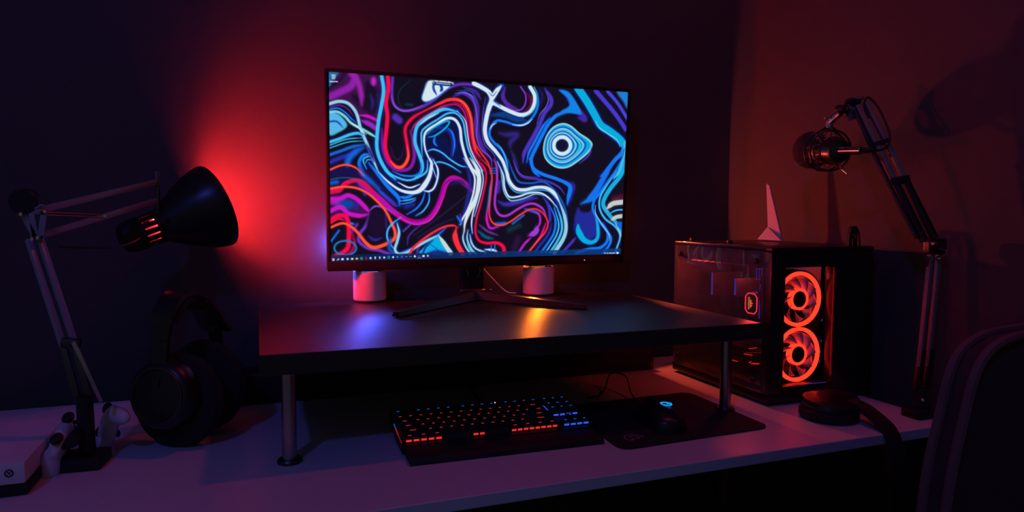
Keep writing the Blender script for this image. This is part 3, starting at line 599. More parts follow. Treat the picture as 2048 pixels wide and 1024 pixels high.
at = nt.nodes.new('ShaderNodeVertexColor'); at.layer_name = 'picture'; em = nt.nodes.new('ShaderNodeEmission'); em.inputs[1].default_value = SCREEN
ou = nt.nodes.new('ShaderNodeOutputMaterial'); nt.links.new(at.outputs[0], em.inputs[0]); nt.links.new(em.outputs[0], ou.inputs[0])
me.materials.append(sm); so = bpy.data.objects.new('screen', me); C.objects.link(so); so.parent = mon
so['label'] = 'lit display with red, blue and white swirls'

# stand: column with a round cable hole, two front legs and a rear leg
cx0, cx1, cy0, cy1 = .4511, .5050, 1.5145, 1.537
st = obj('stand_column', bx(cx0, cx1, cy0, cy1, ZR+.008, ZR+.22, .002), 'black_satin', mon)
hole_c = Vector((.4785, cy0-.0006, ZR+.062))
obj('cable_ring', tube([hole_c+Vector((.0155*math.cos(a), 0, .0165*math.sin(a))) for a in [k*math.pi/8 for k in range(16)]], .0018, 8, True, 2), 'dark_steel', st)
for a0, a1 in (((-.010, .012), (.008, -.011)), ((.010, .012), (-.004, .001)), ((-.009, -.004), (.006, -.012))):
    obj('emblem_stroke', bar(hole_c+Vector((a0[0], 0, a0[1])), hole_c+Vector((a1[0], 0, a1[1])), .003, .0012, bev=0), 'dark_steel', st)
def foot_leg(p0, p1, w0, w1, h0, h1):
    bm = bmesh.new(); p0, p1 = Vector(p0), Vector(p1); dd = (p1-p0).normalized(); sd = Vector((-dd.y, dd.x, 0)); rows = []
    for t in np.linspace(0, 1, 9):
        p = p0.lerp(p1, t); ww = (w0+(w1-w0)*t)/2; hh = h0+(h1-h0)*t**.8
        rows.append([bm.verts.new(p+sd*ww), bm.verts.new(p+sd*ww*.55+Vector((0, 0, hh))), bm.verts.new(p-sd*ww*.55+Vector((0, 0, hh))), bm.verts.new(p-sd*ww)])
    for a, b in zip(rows, rows[1:]):
        for j in range(4): bm.faces.new((a[j], a[(j+1) % 4], b[(j+1) % 4], b[j]))
    bm.faces.new(rows[0]); bm.faces.new(rows[-1][::-1]); return bm
obj('stand_leg', foot_leg((.478, 1.500, ZR+.002), (.247, 1.272, ZR+.002), .052, .018, .020, .008), 'black_satin', mon)
obj('stand_leg', foot_leg((.470, 1.500, ZR+.002), (.640, 1.252, ZR+.002), .052, .018, .020, .008), 'black_satin', mon)
obj('stand_hub', cyl((.4780, 1.514, ZR), (.4780, 1.514, ZR+.022), .036, .032, 32, .002), 'black_satin', mon)
for x in (.437, .508): obj('screw', ball((x, 1.478, ZR+.0215), .0035, (1, 1, .6), seg=12), 'chrome', mon)
# rear glow bars on the monitor's back, shining on the wall just behind it
for x, m_, top_p, rgb in ((.185, 'blue_led', REAR_BLUE, (.10, .12, 1.0)), (.645, 'orange_led', REAR_ORANGE, (1.0, .09, .03))):
    b_ = obj('rear_glow_bar', bx(x-.012, x+.012, 1.518, 1.529, ZR+.100, ZR+.170, .002), 'black_plastic', mon)
    obj('glow_strip', bx(x-.009, x+.009, 1.529, 1.5305, ZR+.104, ZR+.166), m_, b_)
    lamp_light('glow_bar_light', (x-.012, 1.545, ZR+.130), rgb, top_p, .010, mon)
# down-lights under the lower bezel, mirrored in the riser board
for x, m_ in ((.2310, 'blue_pool'), (.6320, 'orange_pool')):
    p = mp(x-MC.x, -hz-BB, .0)
    h_ = obj('down_light', box(bmesh.new(), p-mZ*.0012, (.044, .008, .0024), mon_r, .0004), 'black_plastic', mon)
    obj('down_light_lens', box(bmesh.new(), p-mZ*.0027-mY*.0010, (.036, .0055, .0006), mon_r), m_, h_)
    for dx in (-.010, .010):
        lamp_light('down_light_beam', p-mZ*.0100+mX*dx-mY*.003, (1.0, .20, .012) if m_ == 'orange_pool' else (.045, .10, 1.0), POOL_ORANGE if m_ == 'orange_pool' else POOL_BLUE, .005, mon, 'SPOT', (-.33, -.80, -.50) if m_ == 'orange_pool' else (-.13, -.856, -.50), 50, .15)
# side lamp on the monitor's rear right edge, shining past the tower to the right-hand wall
sl = obj('side_lamp', bx(.842, .860, 1.517, 1.531, ZR+.175, ZR+.215, .002), 'black_plastic', mon)
obj('side_lamp_lens', bx(.860, .8608, 1.519, 1.529, ZR+.180, ZR+.210), 'orange_led', sl)
lamp_light('side_lamp_beam', (.8665, 1.5255, ZR+.195), (1.0, .085, .035), SIDE_ORANGE, .008, mon, 'SPOT', (.36, -.93, .10), 151, .06)

# ------------------------------------------------------------------ two cylinder speakers behind the monitor
for x, y, rr, lab in ((.2385, 1.5280, .0366, 'pale cylinder speaker lit bright red under the left of the monitor'), (.6500, 1.5255, .0385, 'pale cylinder speaker in magenta shade under the right of the monitor')):
    sp = thing('cylinder_speaker', lab, 'speaker', (x, y, ZR), 'cylinder speakers on the riser')
    obj('body', lathe(bmesh.new(), (x, y, ZR), (0, 0, 1), [(.003, 0), (.003, rr-.002), (.005, rr), (.068, rr), (.0705, rr-.002), (.0705, 0)], 56), 'white_matte', sp)
    obj('base', lathe(bmesh.new(), (x, y, ZR), (0, 0, 1), [(0, 0), (0, rr-.003), (.003, rr-.003), (.003, 0)], 40), 'black_rubber', sp)
    obj('top_cap', lathe(bmesh.new(), (x, y, ZR+.0705), (0, 0, 1), [(0, 0), (0, rr-.006), (.0008, rr-.007), (.0008, 0)], 40), 'black_satin', sp)
tag(obj('cable', tube([(.505, 1.545, .990), (.54, 1.555, .955), (.575, 1.553, .922), (.60, 1.548, ZR+.002)], .0016, 8), 'white_plastic'), 'thin pale cable running down behind the monitor stand', 'cable')

# ------------------------------------------------------------------ architect lamp on the left
lamp = thing('desk_lamp', 'jointed desk lamp with black bell shade casting red light on the wall', 'lamp', (-.245, 1.13, ZD))
SC, SA = Vector((-.0728, 1.452, 1.1253)), Vector((.845, .372, .345)).normalized()
LS = 1.072
prof_o = [(0, .0765), (.004, .0770), (.016, .0745), (.034, .0680), (.054, .0575), (.074, .0455), (.090, .0360), (.100, .0300), (.104, .0270)]
prof_i = [(.104, .0250), (.099, .0280), (.088, .0345), (.072, .0440), (.052, .0560), (.032, .0665), (.016, .0728), (.004, .0752)]
prof_o = [(a*LS, c*LS) for a, c in prof_o]; prof_i = [(a*LS, c*LS) for a, c in prof_i]
obj('shade', lathe(bmesh.new(), SC, -SA, prof_o, 64), 'black_satin', lamp)
obj('shade_lining', lathe(bmesh.new(), SC, -SA, [(0, .0765*LS)]+prof_i[::-1], 64), 'shade_inside', lamp)
lx, ly, _ = frame_of(SA)
hs0 = SC-SA*.104*LS
obj('housing_collar', lathe(bmesh.new(), hs0, -SA, [(0, .0245), (0, .031), (.008, .031), (.008, .0245)], 36, closed=True), 'black_plastic', lamp)
for k in range(14):
    a = 2*math.pi*k/14; rd = lx*math.cos(a)+ly*math.sin(a)
    obj('vent_slat', bar(hs0-SA*.006+rd*.0285, hs0-SA*.034+rd*.0285, .0098, .0025, hint=rd, bev=.0004), 'black_plastic', lamp)
obj('socket_housing', lathe(bmesh.new(), hs0-SA*.032, -SA, [(0, .031), (.022, .030), (.034, .024), (.038, .014), (.038, 0)], 36), 'black_plastic', lamp)
obj('socket', cyl(hs0-SA*.036, hs0+SA*.006, .014, n=24), 'white_plastic', lamp)
obj('bulb', lathe(bmesh.new(), hs0+SA*.004, SA, [(0, .012), (.012, .015), (.028, .024), (.042, .0265), (.054, .023), (.062, .013), (.065, 0)], 24), 'red_bulb', lamp)
kn = Vector((-0.1593, 1.3806, 1.097)); obj('tilt_knob', cyl(kn, kn+Vector((.004, -.014, 0)), .007, .006, 18, .001), 'dark_steel', lamp)
obj('head_bracket', bar((-0.1678, 1.3997, 1.1872), (-0.1678, 1.3997, 1.1076), .014, .006, (1, 0, 0)), 'dark_steel', lamp)
obj('head_yoke', bar((-0.1678, 1.3997, 1.1182), hs0-SA*.045, .012, .006), 'dark_steel', lamp)
obj('upper_arm_bar', bar((-.300, 1.180, 1.114), (-0.1699, 1.3933, 1.1676), .0075, .0095, bev=.0008), 'grey_enamel', lamp)
obj('upper_arm_bar', bar((-.308, 1.180, 1.074), (-0.1699, 1.3933, 1.1336), .0075, .0095, bev=.0008), 'grey_enamel', lamp)
for dz in (0, -.004): obj('spring', tube([(-.296, 1.172, 1.112+dz), (-.226, 1.246, 1.108+dz)], .0012, 6, smooth=False), 'brushed_steel', lamp)
# elbow plate (a trapezoid with two windows) and bolts
def elbow(pts, y): return [(-.245+(a+.245), b) for a, b in pts]
E0 = Vector((0, 1.172, 0))
for p0, p1 in (((-.319, 1.116), (-.301, 1.072)), ((-.290, 1.114), (-.296, 1.073)), ((-.321, 1.114), (-.288, 1.112)), ((-.306, 1.110), (-.302, 1.075)), ((-.304, 1.074), (-.292, 1.074))):
    obj('elbow_plate', bar((p0[0], 1.172, p0[1]), (p1[0], 1.172, p1[1]), .0075, .003, (0, 1, 0), .0004), 'grey_enamel', lamp)
for x, z in ((-.3165, 1.109), (-.304, 1.073), (-.297, 1.075), (-.287, 1.113)):
    obj('bolt', cyl((x, 1.173, z), (x, 1.161, z), .0034, .0028, 12, .0005), 'chrome', lamp)
bq = Vector((-.2255, 1.236, 1.1065)); obj('bolt', cyl(bq, bq+Vector((.003, -.012, 0)), .0034, .0028, 12, .0005), 'chrome', lamp)
obj('elbow_knob', cyl((-.3150, 1.186, 1.127), (-.3150, 1.168, 1.127), .0200, .0185, 32, .003), 'black_plastic', lamp)
obj('wing_lever', bar((-.298, 1.164, 1.117), (-.288, 1.158, 1.1225), .006, .003, bev=.0008), 'grey_enamel', lamp)
for dx in (-.0075, .0075):
    obj('lower_arm_bar', bar((-.305+dx, 1.178, 1.072), (-.2555+dx, 1.133, .918), .0075, .0075, bev=.0008), 'grey_enamel', lamp)
    obj('lower_arm_sleeve', bar((-.2555+dx, 1.133, .918), (-.238+dx, 1.126, .838), .009, .009, bev=.001), 'dark_steel', lamp)
obj('lower_joint', bar((-.264, 1.129, .926), (-.240, 1.126, .922), .012, .012), 'dark_steel', lamp)
obj('tension_rod', bar((-.2475, 1.120, .927), (-.215, 1.122, .836), .006, .006, bev=.001), 'brushed_steel', lamp)
obj('post', cyl((-.236, 1.128, .752), (-.238, 1.127, .845), .011, n=20), 'black_plastic', lamp)
obj('base', prism([(-.036, -.022), (.028, -.026), (.034, .028), (-.030, .034)], (-.244, 1.128, ZD), (1, 0, 0), (0, 1, 0), (0, 0, 1), .018, .002), 'black_plastic', lamp)
obj('clamp_knob', cyl((-.247, 1.115, .790), (-.247, 1.088, .790), .010, .009, 16, .001), 'black_plastic', lamp)
tag(obj('lamp_cord', tube([(-.185, 1.385, 1.075), (-.205, 1.33, 1.058), (-.23, 1.26, 1.055), (-.28, 1.20, 1.06)], .0018, 8), 'black_rubber'), 'thin black cord sagging below the lamp arm', 'cord')

# ------------------------------------------------------------------ game console and controllers
g = thing('game_console', 'white slab game console with black underside at the desk end', 'console', (-.43, 1.14, ZD))
obj('lower_body', bx(-.578, -.286, 1.036, 1.240, ZD+.002, ZD+.0178, .0015), 'black_plastic', g)
up_ = obj('upper_body', bx(-.580, -.288, 1.0334, 1.242, ZD+.0178, ZD+.046, .0012), 'white_plastic', g)
obj('power_button', lathe(bmesh.new(), (-.3053, 1.0334, ZD+.033), (0, -1, 0), [(0, .0052), (.0008, .0052), (.0008, .0036), (0, .0036)], 24, closed=True), 'black_plastic', up_)
for a, b in (((-.3075, ZD+.0352), (-.3031, ZD+.0308)), ((-.3031, ZD+.0352), (-.3075, ZD+.0308))): obj('button_mark', bar((a[0], 1.0330, a[1]), (b[0], 1.0330, b[1]), .0008, .0006, (0, 1, 0), 0), 'black_plastic', up_)
for x in (-.56, -.31):
    for y in (1.06, 1.22): obj('foot', cyl((x, y, ZD), (x, y, ZD+.003), .010, n=16), 'black_rubber', g)
def controller(label, M4):
    t = thing('game_controller', label, 'controller', M4.translation, 'white game controllers beside the lamp base')
    def add(name, bm, m, rem=0):
        bmesh.ops.transform(bm, matrix=M4, verts=bm.verts); o = obj(name, bm, m, t)
        if rem: md = o.modifiers.new('r', 'REMESH'); md.mode = 'VOXEL'; md.voxel_size = rem; md.use_smooth_shade = True
        return o
    bm = ball((0, 0, 0), .05, (1.2, .62, .36)); 
    for s_ in (-1, 1): ball((s_*.052, -.032, -.006), .03, (.72, 1.55, .68), Matrix.Rotation(s_*.38, 3, 'Z'), bm=bm)
    add('body', bm, 'white_plastic', .003)
    for x, y in ((-.034, .012), (.018, -.012)): 
        st_ = add('thumbstick', lathe(bmesh.new(), (x, y, .012), (0, 0, 1), [(0, .008), (.006, .006), (.008, .009), (.011, .009), (.010, 0)], 20), 'black_rubber')
    for x, y in ((.034, .020), (.034, .004), (.026, .012), (.042, .012)): add('button', cyl((x, y, .010), (x, y, .019), .0038, n=14), 'black_plastic')
    for s_ in (-1, 1): add('trigger', ball((s_*.034, .030, .0), .014, (1.2, .6, .8), seg=16), 'black_plastic')
    return t
def axes(o, x, y, sc=1.0):
    x = Vector(x).normalized(); y = Vector(y); y = (y-x*y.dot(x)).normalized(); z = x.cross(y)
    m = Matrix((x, y, z)).transposed().to_4x4(); m = m @ Matrix.Scale(sc, 4); m.translation = Vector(o); return m
controller('white game controller propped on edge between console and lamp base', axes((-.269, 1.135, .781), (.10, .92, .36), (.16, .30, .94), .70))
controller('white game controller half hidden behind the lamp base', axes((-.2195, 1.190, .779), (-.3, .25, -.90), (-.5, .75, .4), .62))

# ------------------------------------------------------------------ headset on its stand
def ribbon(pts, wdir, w_, t, bm=None):
    bm = bm or bmesh.new(); P = catmull(pts, 10); wd = Vector(wdir).normalized(); rows = []
    for i, p in enumerate(P):
        dd = (P[min(i+1, len(P)-1)]-P[max(i-1, 0)]).normalized(); n = dd.cross(wd).normalized(); ww = w_(i/(len(P)-1)) if callable(w_) else w_
        rows.append([bm.verts.new(p+wd*ww/2+n*t/2), bm.verts.new(p+wd*ww/2-n*t/2), bm.verts.new(p-wd*ww/2-n*t/2), bm.verts.new(p-wd*ww/2+n*t/2)])
    for a, b in zip(rows, rows[1:]):
        for j in range(4): bm.faces.new((a[j], a[(j+1) % 4], b[(j+1) % 4], b[j]))
    bm.faces.new(rows[0]); bm.faces.new(rows[-1][::-1]); return bm
hd = thing('headset', 'black over-ear headset standing upright between the lamp and the riser', 'headset', (-.13, 1.21, ZD))
nd, fd = Vector((-.1400, 1.150, .832)), Vector((-.066, 1.276, .8185)); ax_ = (nd-fd).normalized()
for c_, s_ in ((nd, 1), (fd, -1)):
    d_ = ax_*s_
    cu_ = obj('ear_cup', lathe(bmesh.new(), c_, d_, [(-.022, 0), (-.022, .052), (-.010, .055), (.004, .052), (.010, .047), (.012, .043), (.012, .040), (.009, .038), (.009, 0)], 48), 'black_satin', hd)
    obj('cup_ring', lathe(bmesh.new(), c_, d_, [(.012, .0445), (.0135, .0435), (.0135, .0415), (.012, .0405)], 48, closed=True), 'dark_steel', cu_)
    for zz, hh in ((.012, .016), (-.006, .010), (-.022, .012)):
        p_ = c_+d_*.0095+Vector((0, 0, zz)); obj('cup_inlay', bar(p_, p_+Vector((0, 0, hh)), .003, .001, d_, 0), 'dark_steel', cu_)
    obj('ear_cushion', lathe(bmesh.new(), c_-d_*.022+Vector((0, 0, .8170-c_.z)), -d_, [(0, .030), (0, .058), (.008, .072), (.018, .0765), (.030, .072), (.034, .050), (.034, .034), (.016, .030)], 48, closed=True), 'black_fabric', hd)
    obj('yoke', ribbon([c_+Vector((0, 0, .048)), c_+Vector((0, 0, .075))-d_*.004, c_+Vector((0, 0, .100))-d_*.010], ax_.cross((0, 0, 1)), .022, .006), 'black_satin', hd)
wd_ = ax_.cross(Vector((0, 0, 1)))
obj('headband', ribbon([nd+Vector((0, 0, .085)), nd+Vector((.006, .004, .125)), nd+Vector((.017, .032, .148)), nd+Vector((.032, .064, .150)), nd+Vector((.050, .096, .132)), fd+Vector((0, 0, .090))], wd_, lambda t: .030+.026*t, .007), 'black_satin', hd)
obj('headband_pad', ribbon([nd+Vector((.008, .010, .112)), nd+Vector((.020, .034, .137)), nd+Vector((.032, .062, .139)), nd+Vector((.046, .090, .122))], wd_, .036, .010), 'black_fabric', hd)

# ------------------------------------------------------------------ keyboard
kb = thing('keyboard', 'black compact keyboard with red and blue backlit keys and wrist rest', 'keyboard', (.2085, .963, ZD)); kb.rotation_euler = (0, 0, math.radians(-1.9))
def loc(name, bm, m, parent, mats=None, smooth=True):
    o = obj(name, bm, m, None, smooth, mats); o.parent = parent; return o
UX, UY, K0, KZ, SL = .01765, .0192, .0600, .0125, .105          # key pitch, front of the keys, deck height, slope
KW = 18.25*UX
loc('base', prism([(.050, 0), (.050, .0125), (.186, .0265), (.186, .010), (.120, 0)], (-.004, 0, .001), (0, 1, 0), (0, 0, 1), (1, 0, 0), KW+.008, .001), 'black_plastic', kb)
loc('wrist_rest', prism([(0, 0), (.002, .0075), (.010, .0105), (.046, .0125), (.050, .009), (.050, 0)], (-.001, 0, .0005), (0, 1, 0), (0, 0, 1), (1, 0, 0), KW-.004, .0008), 'black_rubber', kb)
loc('rear_bar', box(bmesh.new(), (KW/2, .183, .0285), (KW+.006, .008, .004), None, .001), 'black_satin', kb)
KM = {}
def key_mesh(wu, col):
    if (wu, col) in KM: return KM[wu, col]
    bm = bmesh.new(); hw, hd_, h = wu*UX/2-.0008, UY/2-.0009, .0075; tw, td = hw-.0022, hd_-.0026
    a = [bm.verts.new((x*hw, y*hd_, 0)) for x, y in ((-1, -1), (1, -1), (1, 1), (-1, 1))]; b = [bm.verts.new((x*tw, y*td+.0008, h)) for x, y in ((-1, -1), (1, -1), (1, 1), (-1, 1))]
    bm.faces.new(b); bm.faces.new(a[::-1])
    for j in range(4): bm.faces.new((a[j], a[(j+1) % 4], b[(j+1) % 4], b[j]))
    if col:
        lw = .0022 if wu < 1.2 else min(.0060, .0022*wu)
        c_ = [bm.verts.new((x*lw, .0016+y*.0016, h+.00015)) for x, y in ((-1, -1), (1, -1), (1, 1), (-1, 1))]; f = bm.faces.new(c_); f.material_index = 1
    me_ = bpy.data.meshes.new('key'); bm.to_mesh(me_); bm.free(); me_.materials.append(MATS['black_rubber'])
    if col: me_.materials.append(MATS[col])
    KM[wu, col] = me_; return me_
rows = [[(0, 1)]+[(2+i, 1) for i in range(4)]+[(6.5+i, 1) for i in range(4)]+[(11+i, 1) for i in range(4)],
        [(i, 1) for i in range(13)]+[(13, 2)], [(0, 1.5)]+[(1.5+i, 1) for i in range(12)]+[(13.5, 1.5)],
        [(0, 1.75)]+[(1.75+i, 1) for i in range(11)]+[(12.75, 2.25)], [(0, 2.25)]+[(2.25+i, 1) for i in range(10)]+[(12.25, 2.75)],
        [(0, 1.25), (1.25, 1.25), (2.5, 1.25), (3.75, 6.25), (10, 1.25), (11.25, 1.25), (12.5, 1.25), (13.75, 1.25)]]
nav = {0: [15.25, 16.25, 17.25], 1: [15.25, 16.25, 17.25], 2: [15.25, 16.25, 17.25], 4: [16.25], 5: [15.25, 16.25, 17.25]}
for ri, row in enumerate(rows):
    ky = K0+(5-ri+.5)*UY+(.003 if ri == 0 else 0)
    for u0, wu in row+[(x, 1) for x in nav.get(ri, [])]:
        blue = ri == 0 or u0 >= 15; col = 'key_blue' if blue else 'key_red'
        if wu > 6: col = None
        o = bpy.data.objects.new('key', key_mesh(wu, col)); C.objects.link(o); o.parent = kb
        o.location = ((u0+wu/2)*UX, ky, KZ+.0013+SL*(ky-.05)); o.rotation_euler = (math.atan(SL), 0, 0)
def glow(u0, u1, ri, m_, dy=-.0002, n=None):
    ky = K0+(5-ri)*UY+dy; n = n or max(1, round((u1-u0)/.62))
    for i in range(n):
        a = u0+(u1-u0)*i/n; b = u0+(u1-u0)*(i+.72)/n
        loc('backlight', box(bmesh.new(), ((a+b)/2*UX, ky, KZ+.0050+SL*(ky-.05)), ((b-a)*UX, .0014, .0028)), m_, kb)
glow(.2, 3.6, 5, 'key_red_bright'); glow(6.4, 7.6, 5, 'key_red_bright', n=2); glow(10.1, 14.8, 5, 'key_red_bright'); glow(15.4, 18.1, 5, 'key_blue_bright'); glow(15.3, 18.0, 3, 'key_blue_bright', .004)
for y0, y1, m_ in ((.062, .092, 'red_glow_dim'), (.094, .118, 'key_red'), (.122, .136, 'key_blue')):
    loc('side_light', bar((-.0035, y0, .0145+SL*(y0-.05)), (-.0035, y1, .0145+SL*(y1-.05)), .0012, .0018, bev=0), m_, kb)
loc('side_light', bar((15.05*UX, .120, KZ+.0075+SL*.07), (15.05*UX, .142, KZ+.0075+SL*.09), .0012, .0014, bev=0), 'key_blue', kb)
for u, m_ in ((10.55, 'led_white'), (12.6, 'led_white'), (13.5, 'led_white'), (14.75, 'red_led')):
    loc('indicator', box(bmesh.new(), (u*UX, .1795, .0315), (.0020, .0020, .0016)), m_, kb)
tag(obj('cable', tube([(.395, 1.146, .766), (.405, 1.19, .752), (.408, 1.25, .744), (.42, 1.33, .743), (.43, 1.376, .743)], .0022, 8), 'black_rubber'), 'black cable trailing back from the keyboard under the riser', 'cable')

# ------------------------------------------------------------------ mouse pad and mouse
mpd = thing('mouse_pad', 'large black mouse pad beside the keyboard', 'mouse pad', (.69, 1.05, ZD))
def round_poly(P, r, n=6):
    out = []
    for i, p in enumerate(P):
        p = Vector(p).to_2d() if len(p) > 2 else Vector(p); a = (Vector(P[i-1])-p).normalized(); b = (Vector(P[(i+1) % len(P)])-p).normalized()
        for k in range(n+1):
            t = k/n; q = (p+a*r)*(1-t)**2+p*2*t*(1-t)+(p+b*r)*t*t; out.append((q.x, q.y))
    return out
pad = obj('pad', prism(round_poly([(.535, .915), (.842, .927), (.842, 1.172), (.548, 1.166)], .024), (0, 0, ZD), (1, 0, 0), (0, 1, 0), (0, 0, 1), .003), 'black_fabric', mpd, False)
zl = ZD+.0031; LC = Vector((.583, .957, zl)); lxr = Vector((.97, .05, 0)); lyr = Vector((-.05, .97, 0))
def lp(a, b, z=0): return LC+lxr*a+lyr*b+Vector((0, 0, z))
obj('printed_emblem', tube([lp(.016*math.cos(a), .016*math.sin(a)) for a in [k*math.pi/8 for k in range(-1, 11)]], .0018, 6, flat=.12, hint=(0, 0, 1)), 'print_grey', pad)
obj('printed_emblem', tube([lp(-.011, -.012), lp(-.004, -.004), lp(.007, -.005), lp(.008, .006), lp(-.002, .008), lp(-.006, .002)], .0020, 6, flat=.12), 'print_grey', pad)
ms = thing('mouse', 'black mouse with glowing blue emblem on the black mouse pad', 'mouse', (.662, 1.005, ZD+.003))
bm = bmesh.new(); gx, gy = 15, 25
V2 = []
for j in range(gy):
    t = j/(gy-1); yy = .945+.122*t; hwid = .034*(1-.18*math.sin(math.pi*t)**2)*(max(0.0, 1-abs(2*t-1)**5))**.5+.0005; hh = .012+.026*math.sin(math.pi*min(1, .12+t*.80))**.9
    V2.append([bm.verts.new((.662+hwid*math.sin((i/(gx-1)-.5)*math.pi)*1.0+(yy-1.0)*.06, yy, ZD+.003+hh*max(0, math.cos((i/(gx-1)-.5)*math.pi))**.55)) for i in range(gx)])
for a, b in zip(V2, V2[1:]):
    for i in range(gx-1): bm.faces.new((a[i], a[i+1], b[i+1], b[i]))
    bm.faces.new((a[0], b[0], b[-1], a[-1]))
obj('body', bm, 'black_satin', ms)
obj('wheel', cyl((.665, 1.044, ZD+.034), (.675, 1.0435, ZD+.034), .009, n=20), 'black_rubber', ms)
obj('button_groove', tube([(.670, 1.062, ZD+.026), (.668, 1.035, ZD+.038), (.666, 1.018, ZD+.0412)], .0007, 6), 'black_rubber', ms)
gc = Vector((.672, .998, ZD+.0412))
obj('emblem', tube([gc+Vector((.0085*math.cos(a), .0105*math.sin(a), -.0006)) for a in [math.radians(k) for k in (25, 60, 95, 130, 165, 200, 235, 270, 305, 340)]]+[gc+Vector((.008, -.001, 0)), gc+Vector((.001, -.001, 0))], .0018, 8, flat=.5), 'mouse_blue', ms)
tag(obj('cable', tube([(.672, 1.068, ZD+.016), (.69, 1.12, ZD+.008), (.715, 1.19, ZD+.010), (.735, 1.245, ZD+.028), (.722, 1.285, ZD+.026), (.690, 1.25, ZD+.008), (.655, 1.21, ZD+.003), (.62, 1.20, ZD+.003)], .0016, 8), 'black_rubber'), 'thin black mouse cable looping up behind the mouse pad', 'cable')

# ------------------------------------------------------------------ computer tower
PX0, PX1, PY0, PY1, PZ0, PZ1 = .9265, 1.190, 1.031, 1.353, ZD, 1.0519
pc = thing('computer_tower', 'black computer tower with glass panels and two glowing red fans', 'computer', (1.05, 1.19, ZD))
obj('top_panel', bx(PX0, PX1, PY0, PY1, PZ1-.010, PZ1, .002), 'black_satin', pc)
obj('bottom_panel', bx(PX0, PX1, PY0, PY1, PZ0+.006, PZ0+.024, .002), 'black_satin', pc)
obj('back_panel', bx(PX0+.004, PX1, PY1-.006, PY1, PZ0+.024, PZ1-.010), 'black_plastic', pc)
obj('right_panel', bx(PX1-.005, PX1, PY0+.012, PY1-.006, PZ0+.024, PZ1-.010), 'black_plastic', pc)
for x in (PX0+.03, PX1-.03):
    for y in (PY0+.03, PY1-.03): obj('foot', cyl((x, y, PZ0), (x, y, PZ0+.007), .012, n=16), 'black_rubber', pc)
fr = obj('front_frame', bx(PX0, PX0+.0352, PY0, PY0+.022, PZ0+.024, PZ1-.010, .001), 'black_satin', pc)
obj('front_frame', bx(1.0875, PX1, PY0+.001, PY0+.022, PZ0+.024, PZ1-.010, .001), 'black_satin', pc)
obj('front_rail', bx(PX0+.0352, 1.0875, PY0+.004, PY0+.022, PZ1-.040, PZ1-.010), 'black_satin', pc)
obj('front_rail', bx(PX0+.0352, 1.0875, PY0+.004, PY0+.022, PZ0+.024, PZ0+.036), 'black_satin', pc)
obj('edge_glint', bx(1.0812, 1.0822, PY0-.0015, PY0-.0005, .792, 1.010), 'red_glow_dim', pc)  # emissive line painting the fan light caught in the glass edge
obj('front_glass', bx(PX0+.036, 1.0872, PY0-.0012, PY0+.0012, PZ0+.026, PZ1-.012), 'clear_glass', pc)
sg = obj('side_glass', bx(PX0, PX0+.003, PY0+.015, PY1, PZ0+.010, PZ1, .0005), 'case_glass', pc)
for y in (PY0+.04, 1.3278):
    for z in (.785, 1.0234): obj('thumb_screw', cyl((PX0-.006, y, z), (PX0, y, z), .0055, n=16, bev=.001), 'black_plastic', sg)
for y in (1.3037, 1.1729): obj('top_clip', bx(.935, .945, y-.004, y+.004, PZ1, PZ1+.008, .001), 'black_plastic', pc)
obj('top_light_slot', bx(.9310, .9335, 1.125, 1.205, PZ1-.0005, PZ1+.0006), 'red_glow_dim', pc)
# inside
obj('motherboard', bx(1.120, 1.126, 1.10, 1.345, .775, 1.035), 'pcb', pc)
obj('inner_tray', bx(1.126, 1.130, 1.06, 1.347, PZ0+.024, PZ1-.010), 'black_plastic', pc)
obj('power_shroud', bx(.936, 1.12, 1.06, 1.345, PZ0+.024, .775, .002), 'black_plastic', pc)
obj('heat_sink', bx(1.085, 1.120, 1.285, 1.338, .90, 1.02, .002), 'dark_steel', pc)
obj('heat_sink', bx(1.085, 1.120, 1.20, 1.28, 1.000, 1.025, .002), 'dark_steel', pc)
ra = obj('radiator', bx(.940, 1.10, 1.08, 1.335, 1.012, 1.036, .002), 'black_plastic', pc)
for k in range(11): obj('fin', bx(.944, 1.096, 1.095+k*.0215, 1.0965+k*.0215, 1.008, 1.012), 'dark_steel', ra)
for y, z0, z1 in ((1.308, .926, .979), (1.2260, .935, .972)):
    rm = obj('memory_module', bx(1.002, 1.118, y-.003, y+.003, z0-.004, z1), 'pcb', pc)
    obj('memory_glint', bx(1.000, 1.002, y-.0022, y+.0022, z0, z1), 'violet_glow', rm)  # emissive strip painting a violet reflection, no lamp on the module
cb = obj('cable_clip', bx(1.000, 1.020, 1.141, 1.157, .977, 1.000, .001), 'black_plastic', pc)
for a in ((1.1405, 1.1415, .977, 1.000), (1.1485, 1.1492, .978, .999), (1.1562, 1.1572, .977, 1.000), (1.1405, 1.1572, .9766, .9776), (1.1405, 1.1572, .9992, 1.0002)):
    obj('clip_edge', bx(.9990, 1.0002, *a), 'violet_glow', cb)  # edges made to glow in place of blue light falling on the clip
obj('coolant_tube', tube([(1.06, 1.165, .940), (1.05, 1.15, .985), (1.05, 1.13, 1.012)], .007, 12), 'black_rubber', pc)
obj('coolant_tube', tube([(1.01, 1.155, .905), (.998, 1.139, .93), (1.000, 1.1385, .975), (1.005, 1.11, 1.012)], .0065, 12), 'black_rubber', pc)
obj('tube_glint', tube([(.9925, 1.1372, .895), (.9922, 1.1375, .93), (.9935, 1.138, .968)], .0011, 6), 'violet_glow', pc)  # emissive line painting the violet reflection along the tube
obj('case_fill_strip', bx(.995, 1.085, 1.14, 1.30, 1.0065, 1.0080), 'red_glow_dim', pc)  # made-up red fill strip, added to brighten the inside of the case
lamp_light('case_fill_light', (1.02, 1.20, .995), (1.0, .05, .04), .8, .02, pc)  # added fill light that shows the parts behind the side glass
